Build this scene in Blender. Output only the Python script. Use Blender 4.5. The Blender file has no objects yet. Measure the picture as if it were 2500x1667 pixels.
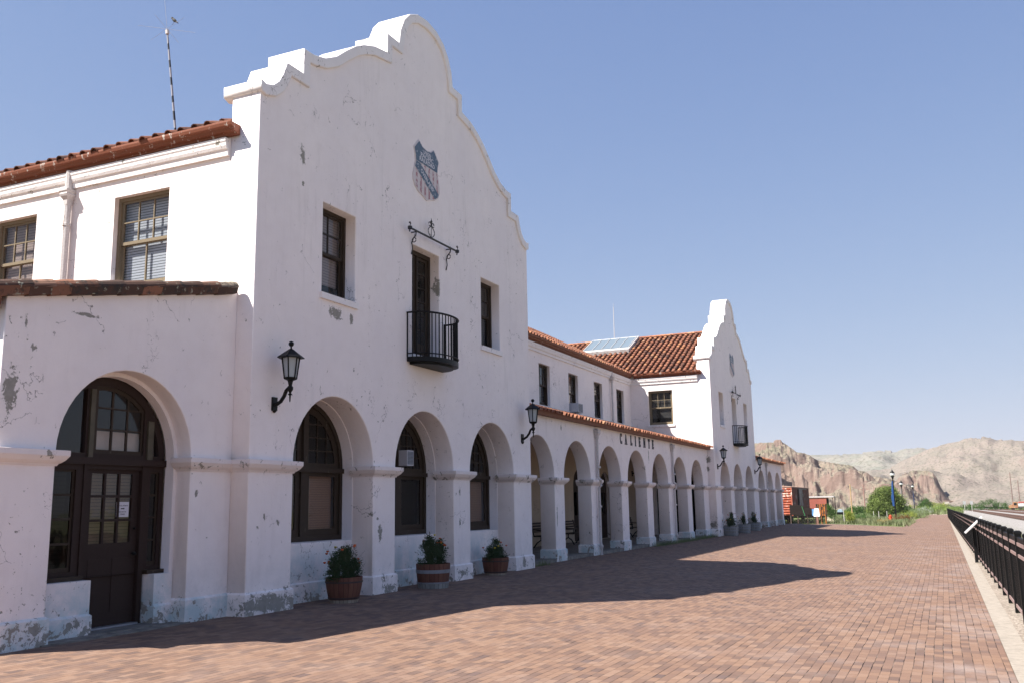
import bpy, bmesh, math, random
from mathutils import Vector, Matrix, noise as mnoise
R = math.radians
random.seed(7)
sc = bpy.context.scene
col = sc.collection

# ------------------------------------------------------------------ camera, sky, sun, exposure
cd = bpy.data.cameras.new('camera'); cam = bpy.data.objects.new('camera', cd); col.objects.link(cam)
sc.camera = cam
cd.sensor_width = 36.0; cd.lens = 2269.6 / 2500 * 36; cd.clip_start = 0.1; cd.clip_end = 6000
fw = Vector((0.89702148, 0.40636911, 0.17382929)); rt = Vector((0.41536038, -0.90949353, -0.01724171)); up = rt.cross(fw)
cam.matrix_world = Matrix(((rt.x, up.x, -fw.x, -12.0709), (rt.y, up.y, -fw.y, -10.1992), (rt.z, up.z, -fw.z, 1.65), (0, 0, 0, 1)))

SUN_TO = Vector((-0.585, 0.60, 1.0)).normalized()
wd = bpy.data.worlds.new('World'); sc.world = wd; wd.use_nodes = True
nt = wd.node_tree; nt.nodes.clear()
sky = nt.nodes.new('ShaderNodeTexSky'); sky.sky_type = 'NISHITA'; sky.sun_disc = False
sky.sun_elevation = math.asin(SUN_TO.z); sky.sun_rotation = math.atan2(SUN_TO.x, SUN_TO.y)
sky.altitude = 1800; sky.air_density = 0.8; sky.dust_density = 0.4; sky.ozone_density = 2.0
# the sky's own colour, toned like the film stock: c / (c + k) * m per channel, so it pales softly towards the horizon
def vmath(op, a, b):
    n = nt.nodes.new('ShaderNodeVectorMath'); n.operation = op
    for i, v in enumerate((a, b)):
        if isinstance(v, tuple): n.inputs[i].default_value = v
        else: nt.links.new(v, n.inputs[i])
    return n.outputs[0]
skc = sky.outputs[0]; skc = vmath('MULTIPLY', vmath('DIVIDE', skc, vmath('ADD', skc, (2.677, 2.385, 1.476))), (2.38, 2.26, 2.34))
bg = nt.nodes.new('ShaderNodeBackground'); bg.inputs['Strength'].default_value = 0.122
wo = nt.nodes.new('ShaderNodeOutputWorld')
nt.links.new(skc, bg.inputs[0]); nt.links.new(bg.outputs[0], wo.inputs[0])
sl = bpy.data.lights.new('sun', 'SUN'); sl.energy = 3.6; sl.angle = R(0.5); sl.color = (1.0, 0.94, 0.86)
so = bpy.data.objects.new('sun', sl); col.objects.link(so); so.location = (0, 0, 60)
so.rotation_euler = (-SUN_TO).to_track_quat('-Z', 'Y').to_euler()
vs = sc.view_settings; vs.view_transform = 'Standard'; vs.look = 'None'; vs.gamma = 1.0; vs.exposure = 1.76
sc.cycles.max_bounces = 6; sc.cycles.diffuse_bounces = 4; sc.cycles.glossy_bounces = 3; sc.cycles.transparent_max_bounces = 12

# ------------------------------------------------------------------ plan (metres): x along the platform, y into the building, z up
W, D, A = 11.56, 34.70, 0.357
PA, B0, B1 = 1.149, 3.678, 4.51
S, WP, O0 = 3.2417, 0.7908, 2.594
ZS = 2.46

def sm(t): t = min(max(t, 0), 1); return t * t * (3 - 2 * t)
def zf(x): return -0.2 - 0.007 * (min(x, 420) - 5)
def gz(x, y):
    w = min(max(-y / 11.0, 0), 1); w = w + (1 - w) * sm((x - 60) / 15.0)
    return w * zf(x)

# ------------------------------------------------------------------ material helpers
class N:
    def __init__(s, name):
        s.m = bpy.data.materials.new(name); s.m.use_nodes = True; s.t = s.m.node_tree; s.t.nodes.clear()
        s.out = s.new('ShaderNodeOutputMaterial'); s.b = s.new('ShaderNodeBsdfPrincipled'); s.link(s.b.outputs[0], s.out.inputs[0])
        s.co = s.new('ShaderNodeTexCoord').outputs['Object']
    def new(s, k): return s.t.nodes.new(k)
    def link(s, a, b): s.t.links.new(a, b)
    def put(s, inp, v):
        if hasattr(v, 'links') or isinstance(v, bpy.types.NodeSocket): s.link(v, inp)
        else: inp.default_value = v
    def math(s, op, a, b=0.0, c=None, clamp=False):
        n = s.new('ShaderNodeMath'); n.operation = op; n.use_clamp = clamp; s.put(n.inputs[0], a); s.put(n.inputs[1], b)
        if c is not None: s.put(n.inputs[2], c)
        return n.outputs[0]
    def noise(s, scale, detail=4, rough=.55, co=None, dist=0.0):
        n = s.new('ShaderNodeTexNoise'); n.inputs['Scale'].default_value = scale; n.inputs['Detail'].default_value = detail
        n.inputs['Roughness'].default_value = rough; n.inputs['Distortion'].default_value = dist; s.link(co or s.co, n.inputs['Vector']); return n.outputs['Fac']
    def vor(s, scale, feature='F1', co=None, out='Distance', rnd=1.0):
        n = s.new('ShaderNodeTexVoronoi'); n.feature = feature; n.inputs['Scale'].default_value = scale; n.inputs['Randomness'].default_value = rnd
        s.link(co or s.co, n.inputs['Vector']); return n.outputs[out]
    def step(s, v, lo, hi):
        n = s.new('ShaderNodeMapRange'); s.put(n.inputs['Value'], v); s.put(n.inputs['From Min'], lo); s.put(n.inputs['From Max'], hi); return n.outputs[0]
    def mix(s, f, a, b, mode='MIX'):
        n = s.new('ShaderNodeMix'); n.data_type = 'RGBA'; n.blend_type = mode; s.put(n.inputs[0], f)
        for i, v in ((6, a), (7, b)):
            if isinstance(v, tuple): n.inputs[i].default_value = (*v, 1) if len(v) == 3 else v
            else: s.link(v, n.inputs[i])
        return n.outputs[2]
    def ramp(s, f, stops, interp='LINEAR'):
        n = s.new('ShaderNodeValToRGB'); n.color_ramp.interpolation = interp; e = n.color_ramp.elements
        while len(e) < len(stops): e.new(0.5)
        for i, (p, c) in enumerate(stops): e[i].position = p; e[i].color = (*c, 1)
        s.put(n.inputs[0], f); return n.outputs[0]
    def sep(s, co=None):
        n = s.new('ShaderNodeSeparateXYZ'); s.link(co or s.co, n.inputs[0]); return n.outputs
    def comb(s, x, y, z):
        n = s.new('ShaderNodeCombineXYZ'); s.put(n.inputs[0], x); s.put(n.inputs[1], y); s.put(n.inputs[2], z); return n.outputs[0]
    def scale(s, v, co=None):
        n = s.new('ShaderNodeVectorMath'); n.operation = 'MULTIPLY'; s.link(co or s.co, n.inputs[0]); n.inputs[1].default_value = v; return n.outputs[0]
    def attr(s, name):
        n = s.new('ShaderNodeAttribute'); n.attribute_name = name; return n.outputs['Fac']
    def bump(s, h, strength=.5, dist=.02):
        n = s.new('ShaderNodeBump'); n.inputs['Strength'].default_value = strength; n.inputs['Distance'].default_value = dist; s.put(n.inputs['Height'], h); s.link(n.outputs[0], s.b.inputs['Normal'])
    def fin(s, color, rough=.8, spec=.3, metal=0.0):
        s.put(s.b.inputs['Base Color'], (*color, 1) if isinstance(color, tuple) else color)
        s.put(s.b.inputs['Roughness'], rough); s.b.inputs['Specular IOR Level'].default_value = spec; s.b.inputs['Metallic'].default_value = metal; return s.m

def simple(name, c, rough=.6, spec=.3, var=.25, sc_=6, metal=0.0, bump=0.0):
    n = N(name); f = n.noise(sc_, 5, .6); d = tuple(v * (1 - var) for v in c); l = tuple(min(1, v * (1 + var)) for v in c)
    if bump: n.bump(n.noise(sc_ * 6, 4), bump, .01)
    return n.fin(n.mix(n.step(f, .3, .7), d, l), rough, spec, metal)

# spots where the paint is off: (x, y, z, radius_x(or y), radius_z)
SPOTS = [(.60, 0, .14, .80, .24), (.1, 0, .16, .22, .13), (3.95, 0, 1.18, .10, .20), (3.85, 0, 1.45, .05, .03), (3.65, 0, 1.55, .05, .06), (.42, 0, 1.55, .03, .06), (.78, 0, 1.45, .05, .07), (4.3, 0, .08, .32, .10),
         (7.35, 0, 2.0, .05, .16), (7.35, 0, 1.3, .06, .14), (7.4, 0, .16, .28, .10), (2.35, 0, 5.32, .30, .14), (2.85, 0, 5.3, .06, .12), (1.22, 0, 8.12, .10, .22), (1.25, 0, 7.55, .05, .06),
         (6.4, 0, 6.65, .04, .35), (-3.2, .37, .60, .22, .12), (-3.55, .35, .23, .16, .10), (-3.85, .35, .25, .10, .05), (-.78, .36, 1.92, .05, .06), (-3.8, .36, 3.78, .05, .06), (-3.95, .36, 4.1, .03, .12),
         (-2.75, .72, .18, .28, .10), (-1.15, .8, .5, .12, .10), (-1.0, .8, .2, .3, .12), (13.0, .85, .14, .3, .14), (34.7, .4, 3.75, .3, .22), (34.7, .4, 3.3, .2, .17), (34.7, .2, .55, .25, .22), (35.0, 0, .2, .2, .16), (-4.1, .36, 3.2, .12, .4), (-3.0, .36, 4.35, .3, .03),
         (10.9, 0, .18, .14, .2), (14.3, .36, 1.3, .04, .4), (14.8, .36, 4.0, .08, .12), (24.3, .36, 3.5, .06, .3), (2.0, 0, .3, .5, .03)]

def stucco(name, base=(.88, .812, .79), spots=True, peel=1.0, damp=False):
    n = N(name); x, y, z = n.sep()[0], n.sep()[1], n.sep()[2]
    big = n.noise(.55, 4, .6); mid = n.noise(3.5, 5, .6)
    c = n.mix(n.step(big, .35, .7), base, (base[0] * .93, base[1] * .93, base[2] * .95))
    c = n.mix(n.math('MULTIPLY', n.step(mid, .45, .75), .35), c, (base[0] * .86, base[1] * .84, base[2] * .83))
    # soft grime that runs down the wall
    run = n.noise(1.0, 5, .65, n.scale((5.0, 5.0, .5))); lowz = n.step(z, 1.1, .0)
    c = n.mix(n.math('MULTIPLY', n.math('MULTIPLY', n.step(run, .52, .80), n.step(n.noise(.35, 3), .42, .62)), .42), c, (.50, .46, .43))
    c = n.mix(n.math('MULTIPLY', lowz, n.math('MULTIPLY', n.step(n.noise(4.0, 6, .7), .42, .7), .45)), c, (.42, .41, .40))
    if damp: c = n.mix(n.math('MULTIPLY', n.step(z, 1.2, .3), n.step(n.noise(2.2, 5, .7), .38, .6)), c, (.50, .585, .60))
    # chips: small everywhere, many low down
    warp = n.new('ShaderNodeVectorMath'); warp.operation = 'ADD'
    wn = n.new('ShaderNodeTexNoise'); wn.inputs['Scale'].default_value = 6; wn.inputs['Detail'].default_value = 5; n.link(n.co, wn.inputs['Vector'])
    ws = n.new('ShaderNodeVectorMath'); ws.operation = 'SCALE'; ws.inputs['Scale'].default_value = .35; n.link(wn.outputs['Color'], ws.inputs[0]); n.link(n.co, warp.inputs[0]); n.link(ws.outputs[0], warp.inputs[1]); wc = warp.outputs[0]
    dens = n.noise(.7, 3, .5)
    thr = n.math('ADD', n.math('MULTIPLY', n.step(z, .05, .50), .13), n.math('MULTIPLY', n.step(dens, .35, .65), -.05))
    chip = n.math('GREATER_THAN', n.noise(5.5, 7, .62, wc), n.math('ADD', thr, .610 - .02 * peel))
    chip2 = n.math('GREATER_THAN', n.noise(16.0, 4, .55, n.scale((1, 1, .55), wc)), n.math('ADD', n.math('MULTIPLY', n.step(z, .1, .7), .055), n.math('ADD', .685, n.math('MULTIPLY', n.step(dens, .40, .66), -.065))))
    m = n.math('MAXIMUM', chip, chip2)
    if spots:
        wn2 = n.noise(4.5, 8, .75, wc); wn3 = n.noise(13, 6, .7, wc)
        for sx, sy, szz, rx, rz in SPOTS:
            v = n.new('ShaderNodeVectorMath'); v.operation = 'SUBTRACT'; n.link(n.co, v.inputs[0]); v.inputs[1].default_value = (sx, sy, szz)
            v2 = n.new('ShaderNodeVectorMath'); v2.operation = 'MULTIPLY'; n.link(v.outputs[0], v2.inputs[0]); v2.inputs[1].default_value = (1 / rx, 1 / max(rx, .2), 1 / rz)
            l = n.new('ShaderNodeVectorMath'); l.operation = 'LENGTH'; n.link(v2.outputs[0], l.inputs[0])
            d = n.math('ADD', l.outputs['Value'], n.math('ADD', n.math('MULTIPLY', wn2, 2.8), n.math('MULTIPLY', wn3, 2.4)))
            m = n.math('MAXIMUM', m, n.math('LESS_THAN', d, 3.30))
    # hairline cracks
    ce = n.vor(1.3, 'DISTANCE_TO_EDGE', wc); cm = n.math('MULTIPLY', n.math('LESS_THAN', ce, .0045), n.math('GREATER_THAN', n.noise(.9, 3), .585))
    ce2 = n.vor(7.0, 'DISTANCE_TO_EDGE', wc); cm2 = n.math('MULTIPLY', n.math('LESS_THAN', ce2, .016), n.math('GREATER_THAN', n.noise(1.6, 5, .7, n.scale((1, 1, .6))), .625))
    cr = n.math('MAXIMUM', cm, cm2)
    c = n.mix(n.math('MULTIPLY', cr, .75), c, (.15, .13, .12))
    cem = n.mix(n.noise(12, 6, .7), (.19, .18, .155), (.40, .38, .345))
    c = n.mix(m, c, cem)
    h = n.math('ADD', n.math('MULTIPLY', n.noise(38, 5, .6), .5), n.math('MULTIPLY', n.noise(7, 5, .6), 1.2))
    h = n.math('SUBTRACT', h, n.math('MULTIPLY', m, .5)); h = n.math('SUBTRACT', h, n.math('MULTIPLY', cr, .4))
    n.bump(h, .55, .012)
    return n.fin(c, .88, .2)

M = {}
M['stucco'] = stucco('painted_stucco')
M['stucco_low'] = stucco('painted_stucco_damp', damp=True, peel=1.5)
M['plaster'] = stucco('arcade_plaster_shaded', (.50, .41, .32), False, .4)  # white wall colour browned and darkened for arcade shade and warm bounce light
M['capstone'] = stucco('painted_capstone', (.80, .73, .71), False, 5.2)
M['coping'] = stucco('painted_coping', (.84, .80, .785), False, 3.6)

def wood_paint(name, c, c2, wear=.72):
    n = N(name); f = n.noise(9, 6, .65, n.scale((1, 1, .25))); g = n.noise(40, 3)
    k = n.mix(n.step(g, .3, .7), c, tuple(v * .75 for v in c)); k = n.mix(n.math('GREATER_THAN', f, wear), k, c2); n.bump(f, .2, .006)
    return n.fin(k, .6, .22)
M['frame'] = wood_paint('window_paint_shaded', (.046, .031, .021), (.12, .10, .08), .68)  # window paint darkened in its colour for the shaded walls
M['frame_sun'] = wood_paint('window_paint_sunlit', (.22, .175, .115), (.34, .29, .22), .68)  # same window paint, lightened in its colour for the sunlit walls
M['door'] = wood_paint('door_paint', (.034, .019, .015), (.09, .065, .05), .72)
M['gutter'] = wood_paint('peeling_red_brown_gutter_paint', (.235, .078, .042), (.46, .40, .36), .62)
M['fascia'] = wood_paint('brown_fascia_paint', (.20, .075, .04), (.36, .24, .18), .66)
M['pipe'] = wood_paint('white_pipe_paint', (.62, .58, .57), (.30, .22, .18), .66)
M['black'] = simple('black_iron', (.004, .004, .0045), .5, .22, .3, 12)
M['rustblack'] = simple('worn_black_iron', (.03, .03, .034), .6, .4, .6, 14)
M['dark_backing'] = simple('unlit_backing', (.010, .009, .008), .9, .1)  # near-black sheets added behind openings to stop light leaks and look unlit
M['blind'] = None
def blind(name, c, pitch=.035, gap=.12):
    n = N(name); z = n.sep()[2]; f = n.math('FRACT', n.math('DIVIDE', z, pitch)); m = n.math('LESS_THAN', f, gap)
    k = n.mix(n.noise(2, 3), c, tuple(v * .8 for v in c)); return n.fin(n.mix(m, k, tuple(v * .3 for v in c)), .6, .2)
M['blind_tan'] = blind('tan_slatted_blind', (.42, .24, .15), .045, .1)
M['blind_white'] = blind('white_slatted_blind', (.62, .62, .64), .052, .35)
M['blind_dark'] = blind('dark_slatted_blind', (.075, .068, .060), .06, .3)
M['blind_pink'] = blind('pinkish_slatted_blind', (.45, .33, .28), .055, .16)
M['shade'] = simple('cream_roller_shade', (.66, .50, .40), .8, .2, .06)
def glass(name, tint=(.86, .88, .9), refl=.02):
    m = bpy.data.materials.new(name); m.use_nodes = True; t = m.node_tree; t.nodes.clear()
    o = t.nodes.new('ShaderNodeOutputMaterial'); mx = t.nodes.new('ShaderNodeMixShader'); tr = t.nodes.new('ShaderNodeBsdfTransparent'); gl = t.nodes.new('ShaderNodeBsdfGlossy')
    tr.inputs[0].default_value = (*tint, 1); gl.inputs['Roughness'].default_value = .03; fr = t.nodes.new('ShaderNodeFresnel'); fr.inputs[0].default_value = 1.42
    ad = t.nodes.new('ShaderNodeMath'); ad.operation = 'ADD'; ad.inputs[1].default_value = refl
    ns = t.nodes.new('ShaderNodeTexNoise'); ns.inputs['Scale'].default_value = 3; tc = t.nodes.new('ShaderNodeTexCoord'); bp = t.nodes.new('ShaderNodeBump'); bp.inputs['Strength'].default_value = .08; bp.inputs['Distance'].default_value = .03
    t.links.new(tc.outputs['Object'], ns.inputs[0]); t.links.new(ns.outputs[0], bp.inputs['Height']); t.links.new(bp.outputs[0], gl.inputs['Normal'])
    ge = t.nodes.new('ShaderNodeNewGeometry'); iv = t.nodes.new('ShaderNodeMath'); iv.operation = 'SUBTRACT'; iv.inputs[0].default_value = 1.0; t.links.new(ge.outputs['Backfacing'], iv.inputs[1]); mu = t.nodes.new('ShaderNodeMath'); mu.operation = 'MULTIPLY'; t.links.new(fr.outputs[0], ad.inputs[0]); t.links.new(ad.outputs[0], mu.inputs[0]); t.links.new(iv.outputs[0], mu.inputs[1]); t.links.new(mu.outputs[0], mx.inputs[0]); t.links.new(tr.outputs[0], mx.inputs[1]); t.links.new(gl.outputs[0], mx.inputs[2]); t.links.new(mx.outputs[0], o.inputs[0]); return m
M['glass'] = glass('window_glass')
M['glass_dark'] = glass('dark_window_glass', (.50, .51, .50), .0)
def milk(name, c): 
    n = N(name); return n.fin(n.mix(n.noise(8), c, tuple(v * .85 for v in c)), .35, .5)
M['milk'] = milk('frosted_lamp_glass', (.40, .44, .47))
# clay tiles, one tint per tile
def tile_mat():
    n = N('clay_tiles'); t = n.attr('tint')
    c = n.ramp(t, [(0, (.085, .05, .042)), (.22, (.17, .075, .05)), (.45, (.27, .105, .06)), (.7, (.33, .14, .085)), (.9, (.42, .19, .09)), (1, (.38, .30, .22))])
    c = n.mix(n.math('MULTIPLY', n.step(n.noise(14, 5, .7), .45, .7), .45), c, (.13, .10, .085))
    c = n.mix(n.math('MULTIPLY', n.step(n.noise(5, 5, .7), .58, .72), .4), c, (.36, .34, .28)); n.bump(n.noise(40, 4), .3, .006); return n.fin(c, .85, .2)
M['tile'] = tile_mat()
M['tilebase'] = simple('dark_clay_underlay', (.13, .06, .04), .9, .1, .3, 8)  # dark terracotta base slab beneath the barrel tiles
def tilecop():
    n = N('weathered_coping_tile'); t = n.attr('tint'); c = n.ramp(t, [(0, (.05, .035, .03)), (.4, (.10, .055, .04)), (.8, (.26, .12, .075)), (1, (.30, .25, .19))])
    c = n.mix(n.step(n.noise(6, 6, .75), .5, .62), c, (.045, .04, .036)); c = n.mix(n.step(n.noise(9, 5, .7), .60, .66), c, (.33, .32, .25)); n.bump(n.noise(30, 5), .5, .01); return n.fin(c, .9, .2)
M['tilecop'] = tilecop()

def brick_mat():
    n = N('brick_paving'); s = n.sep(); x, y = s[0], s[1]
    wob = n.math('MULTIPLY', n.math('SUBTRACT', n.noise(.5, 2), .5), .035)
    yy = n.math('DIVIDE', n.math('ADD', y, wob), .1005); row = n.math('FLOOR', yy); fy = n.math('SUBTRACT', yy, row)
    wr = n.new('ShaderNodeTexWhiteNoise'); wr.noise_dimensions = '1D'; n.link(row, wr.inputs['W'])
    par = n.math('MULTIPLY', n.math('FRACT', n.math('MULTIPLY', row, .5)), 1.0)
    xx = n.math('ADD', n.math('DIVIDE', n.math('ADD', x, n.math('MULTIPLY', wob, 1.5)), .203), n.math('ADD', par, n.math('MULTIPLY', wr.outputs['Value'], .18))); cx = n.math('FLOOR', xx); fx = n.math('SUBTRACT', xx, cx)
    wn = n.new('ShaderNodeTexWhiteNoise'); wn.noise_dimensions = '2D'; n.link(n.comb(cx, row, 0), wn.inputs['Vector']); r = wn.outputs['Value']
    wn2 = n.new('ShaderNodeTexWhiteNoise'); wn2.noise_dimensions = '2D'; n.link(n.comb(n.math('ADD', cx, 31.7), row, 0), wn2.inputs['Vector']); r2 = wn2.outputs['Value']
    c = n.ramp(r, [(0, (.135, .088, .085)), (.14, (.20, .125, .110)), (.32, (.30, .175, .130)), (.55, (.385, .225, .155)), (.8, (.45, .27, .18)), (1, (.50, .325, .235))])
    c = n.mix(.44, c, (.41, .26, .18))
    c = n.mix(n.math('MULTIPLY', n.step(r2, .90, 1.0), .5), c, (.17, .125, .13))
    c = n.mix(n.math('MULTIPLY', n.step(n.noise(30, 5, .7), .4, .75), .28), c, (.20, .14, .12))
    c = n.mix(n.math('MULTIPLY', n.step(n.noise(.35, 5, .65), .48, .72), .30), c, (.24, .17, .165))
    bleach = n.math('MULTIPLY', n.step(n.noise(.8, 6, .7), .50, .72), n.math('ADD', .22, n.math('MULTIPLY', n.step(y, -8.0, -10.6), .5)))
    c = n.mix(bleach, c, (.55, .45, .41))
    def edge(f, w): return n.math('MINIMUM', n.math('DIVIDE', f, w), n.math('DIVIDE', n.math('SUBTRACT', 1.0, f), w))
    ey = n.math('MINIMUM', edge(fy, .095), 1.0); ex = n.math('MINIMUM', edge(fx, .045), 1.0)
    jy = n.step(n.math('ADD', ey, n.math('MULTIPLY', r, .5)), .45, .8); jx = n.step(n.math('ADD', ex, n.math('MULTIPLY', r2, .6)), .35, .7)
    jy = n.math('MAXIMUM', jy, n.math('MULTIPLY', n.step(r2, .75, .25), .75)); jx = n.math('MAXIMUM', jx, n.math('MULTIPLY', n.step(r, .8, .3), .7))
    j = n.math('MULTIPLY', jy, n.math('ADD', .15, n.math('MULTIPLY', jx, .85)))
    jc = n.mix(n.step(n.noise(3, 4), .55, .66), (.035, .025, .022), (.30, .25, .21))
    c = n.mix(j, jc, c)
    c = n.mix(n.math('MULTIPLY', n.math('GREATER_THAN', n.noise(22, 2), .795), .8), c, (.72, .68, .63))
    c = n.mix(1.0, c, (.53, .53, .53), 'MULTIPLY')
    h = n.math('ADD', n.math('MULTIPLY', j, .8), n.math('ADD', n.math('MULTIPLY', r2, .55), n.math('MULTIPLY', n.noise(60, 4), .15)))
    n.bump(h, .6, .010); return n.fin(c, .85, .25)
M['brick'] = brick_mat()
def ground_mat():
    n = N('dry_ground'); c = n.mix(n.step(n.noise(.08, 6, .6), .35, .65), (.24, .205, .155), (.12, .145, .06)); c = n.mix(n.step(n.noise(1.5, 6, .7), .4, .65), c, (.17, .175, .09)); n.bump(n.noise(6, 6), .6, .05); return n.fin(c, .95, .1)
M['ground'] = ground_mat()
def grass_mat(name, a, b):
    n = N(name); c = n.mix(n.step(n.noise(.9, 6, .7), .35, .65), a, b); c = n.mix(n.math('MULTIPLY', n.step(n.noise(12, 4, .7), .4, .7), .5), c, tuple(v * .6 for v in a)); n.bump(n.noise(20, 5), .8, .05); return n.fin(c, .95, .1)
M['lawn'] = grass_mat('lawn_ground', (.10, .15, .04), (.18, .21, .08))
def gravel(name, a, b, s=18):
    n = N(name); v = n.vor(s, out='Color'); k = n.sep(v)[0]; c = n.mix(k, a, b); c = n.mix(n.math('MULTIPLY', n.step(n.noise(.7, 5, .7), .5, .7), .4), c, tuple(v * .75 for v in a)); n.bump(n.vor(s), .8, .03); return n.fin(c, .95, .1)
M['ballast'] = gravel('track_ballast', (.19, .178, .168), (.36, .34, .325), 14)
M['concrete'] = simple('pale_concrete_edging', (.30, .265, .225), .9, .15, .16, 9, bump=.5)
M['pebble'] = gravel('strip_of_pebbles', (.20, .165, .135), (.38, .33, .28), 26)
M['dirtpath'] = simple('pale_dirt', (.34, .28, .225), .95, .1, .15, 2)
M['slab'] = simple('old_concrete_slab', (.20, .185, .165), .9, .2, .4, 5, bump=.6)
M['rail'] = simple('rusty_rail', (.12, .060, .042), .6, .4, .3, 4)
M['tie'] = simple('weathered_tie', (.09, .065, .055), .9, .1, .3, 3)

# ------------------------------------------------------------------ mesh helpers
def obj(name, me, mat=None, parent=None, smooth=False):
    if mat is not None: me.materials.clear(); me.materials.append(mat)
    if smooth: me.polygons.foreach_set('use_smooth', [True] * len(me.polygons))
    o = bpy.data.objects.new(name, me); col.objects.link(o)
    if parent: o.parent = parent
    return o
def tag(o, label, cat, group=None, kind=None):
    if label: o['label'] = label
    if cat: o['category'] = cat
    if group: o['group'] = group
    if kind: o['kind'] = kind
    return o
def thing(name, label, cat, loc=(0, 0, 0), rz=0.0, group=None):
    o = bpy.data.objects.new(name, None); o.empty_display_size = .2; col.objects.link(o); o.location = loc; o.rotation_euler = (0, 0, rz)
    return tag(o, label, cat, group)
def struct(o): o['kind'] = 'structure'; return o
def kids(o): return [c for c in bpy.data.objects if c.parent == o]
def dup(o, loc=None, rz=None, label=None, scale=None, parent=None):
    c = o.copy(); col.objects.link(c)
    if parent: c.parent = parent
    if loc is not None: c.location = loc
    if rz is not None: c.rotation_euler = (0, 0, rz)
    if scale is not None: c.scale = (scale, scale, scale)
    if label: c['label'] = label
    for k in kids(o): dup(k, parent=c)
    return c

class MB:
    def __init__(s): s.v = []; s.f = []; s.t = []; s.cur = 0.5
    def add(s, vs, fs):
        n = len(s.v); s.v += [tuple(v) for v in vs]; s.f += [tuple(i + n for i in f) for f in fs]; s.t += [s.cur] * len(fs)
    def box(s, x0, x1, y0, y1, z0, z1):
        s.add([(x0, y0, z0), (x1, y0, z0), (x1, y1, z0), (x0, y1, z0), (x0, y0, z1), (x1, y0, z1), (x1, y1, z1), (x0, y1, z1)],
              [(0, 3, 2, 1), (4, 5, 6, 7), (0, 1, 5, 4), (1, 2, 6, 5), (2, 3, 7, 6), (3, 0, 4, 7)])
    def loft(s, rings, caps=True):
        n = len(rings[0]); vs = [p for r in rings for p in r]; fs = []
        for i in range(len(rings) - 1):
            for j in range(n): k = (j + 1) % n; fs.append((i * n + j, i * n + k, (i + 1) * n + k, (i + 1) * n + j))
        if caps: fs.append(tuple(range(n))[::-1]); fs.append(tuple((len(rings) - 1) * n + j for j in range(n)))
        s.add(vs, fs)
    def prism(s, poly, axis, a0, a1):
        def P(p, a): return {'x': (a, p[0], p[1]), 'y': (p[0], a, p[1]), 'z': (p[0], p[1], a)}[axis]
        s.loft([[P(p, a0) for p in poly], [P(p, a1) for p in poly]])
    def tube(s, pts, r, n=8, r1=None):
        pts = [Vector(p) for p in pts]; rings = []; m = len(pts)
        for i, p in enumerate(pts):
            d = (pts[min(i + 1, m - 1)] - pts[max(i - 1, 0)]).normalized(); u = d.cross(Vector((0, 0, 1)))
            if u.length < .05: u = d.cross(Vector((1, 0, 0)))
            u.normalize(); w = d.cross(u); rr = r if r1 is None else r + (r1 - r) * i / (m - 1)
            rings.append([tuple(p + (u * math.cos(2 * math.pi * k / n) + w * math.sin(2 * math.pi * k / n)) * rr) for k in range(n)])
        s.loft(rings)
    def lathe(s, c, prof, n=16, a0=0.0):
        s.loft([[(c[0] + r * math.cos(a0 + 2 * math.pi * k / n), c[1] + r * math.sin(a0 + 2 * math.pi * k / n), c[2] + z) for k in range(n)] for r, z in prof])
    def build(s, name, mat, parent=None, smooth=False, recalc=True, tint=False):
        me = bpy.data.meshes.new(name); me.from_pydata(s.v, [], s.f)
        if tint:
            a = me.attributes.new('tint', 'FLOAT', 'FACE'); a.data.foreach_set('value', s.t)
        if recalc:
            bm = bmesh.new(); bm.from_mesh(me); bmesh.ops.recalc_face_normals(bm, faces=bm.faces); bm.to_mesh(me); bm.free()
        me.update(); return obj(name, me, mat, parent, smooth)

_tmp = []
def curve_mesh(polys, thick, bevel=0.0):
    cu = bpy.data.curves.new('c', 'CURVE'); cu.dimensions = '2D'; cu.fill_mode = 'BOTH'
    for p in polys:
        sp = cu.splines.new('POLY'); sp.points.add(len(p) - 1); sp.use_cyclic_u = True
        for i, q in enumerate(p): sp.points[i].co = (q[0], q[1], 0, 1)
    cu.extrude = thick / 2 - bevel; cu.bevel_depth = bevel; cu.bevel_resolution = 2; cu.offset = -bevel
    o = bpy.data.objects.new('c', cu); col.objects.link(o); dg = bpy.context.evaluated_depsgraph_get(); dg.update()
    me = bpy.data.meshes.new_from_object(o.evaluated_get(dg)); bpy.data.objects.remove(o); bpy.data.curves.remove(cu); return me
def plate(name, polys, w0, w1, mat, parent, orient='y', off=0.0, bevel=0.0):
    """polys[0] outline, others holes, in wall coordinates (u along the wall, v up); w = depth into the wall"""
    me = curve_mesh(polys, w1 - w0, bevel); mid = (w0 + w1) / 2
    for v in me.vertices:
        u, h, c = v.co
        v.co = (u, off + mid - c, h) if orient == 'y' else (off + mid + c, u, h)
    me.update(); return obj(name, me, mat, parent)
def wbox(mb, orient, off, u0, u1, w0, w1, v0, v1):
    if orient == 'y': mb.box(u0, u1, off + w0, off + w1, v0, v1)
    else: mb.box(off + w0, off + w1, u0, u1, v0, v1)
def arch(x0, x1, z0, zs, n=24, inset=0.0):
    x0 += inset; x1 -= inset; r = (x1 - x0) / 2; cx = (x0 + x1) / 2
    return [(x0, z0)] + [(cx - r * math.cos(math.pi * i / n), zs + r * math.sin(math.pi * i / n)) for i in range(n + 1)] + [(x1, z0)]
def rect(x0, x1, z0, z1): return [(x0, z0), (x1, z0), (x1, z1), (x0, z1)]
def clip(poly, ins, cut):
    out = []
    for i in range(len(poly)):
        a, b = poly[i - 1], poly[i]; ia, ib = ins(a), ins(b)
        if ib:
            if not ia: out.append(cut(a, b))
            out.append(b)
        elif ia: out.append(cut(a, b))
    return out
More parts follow.
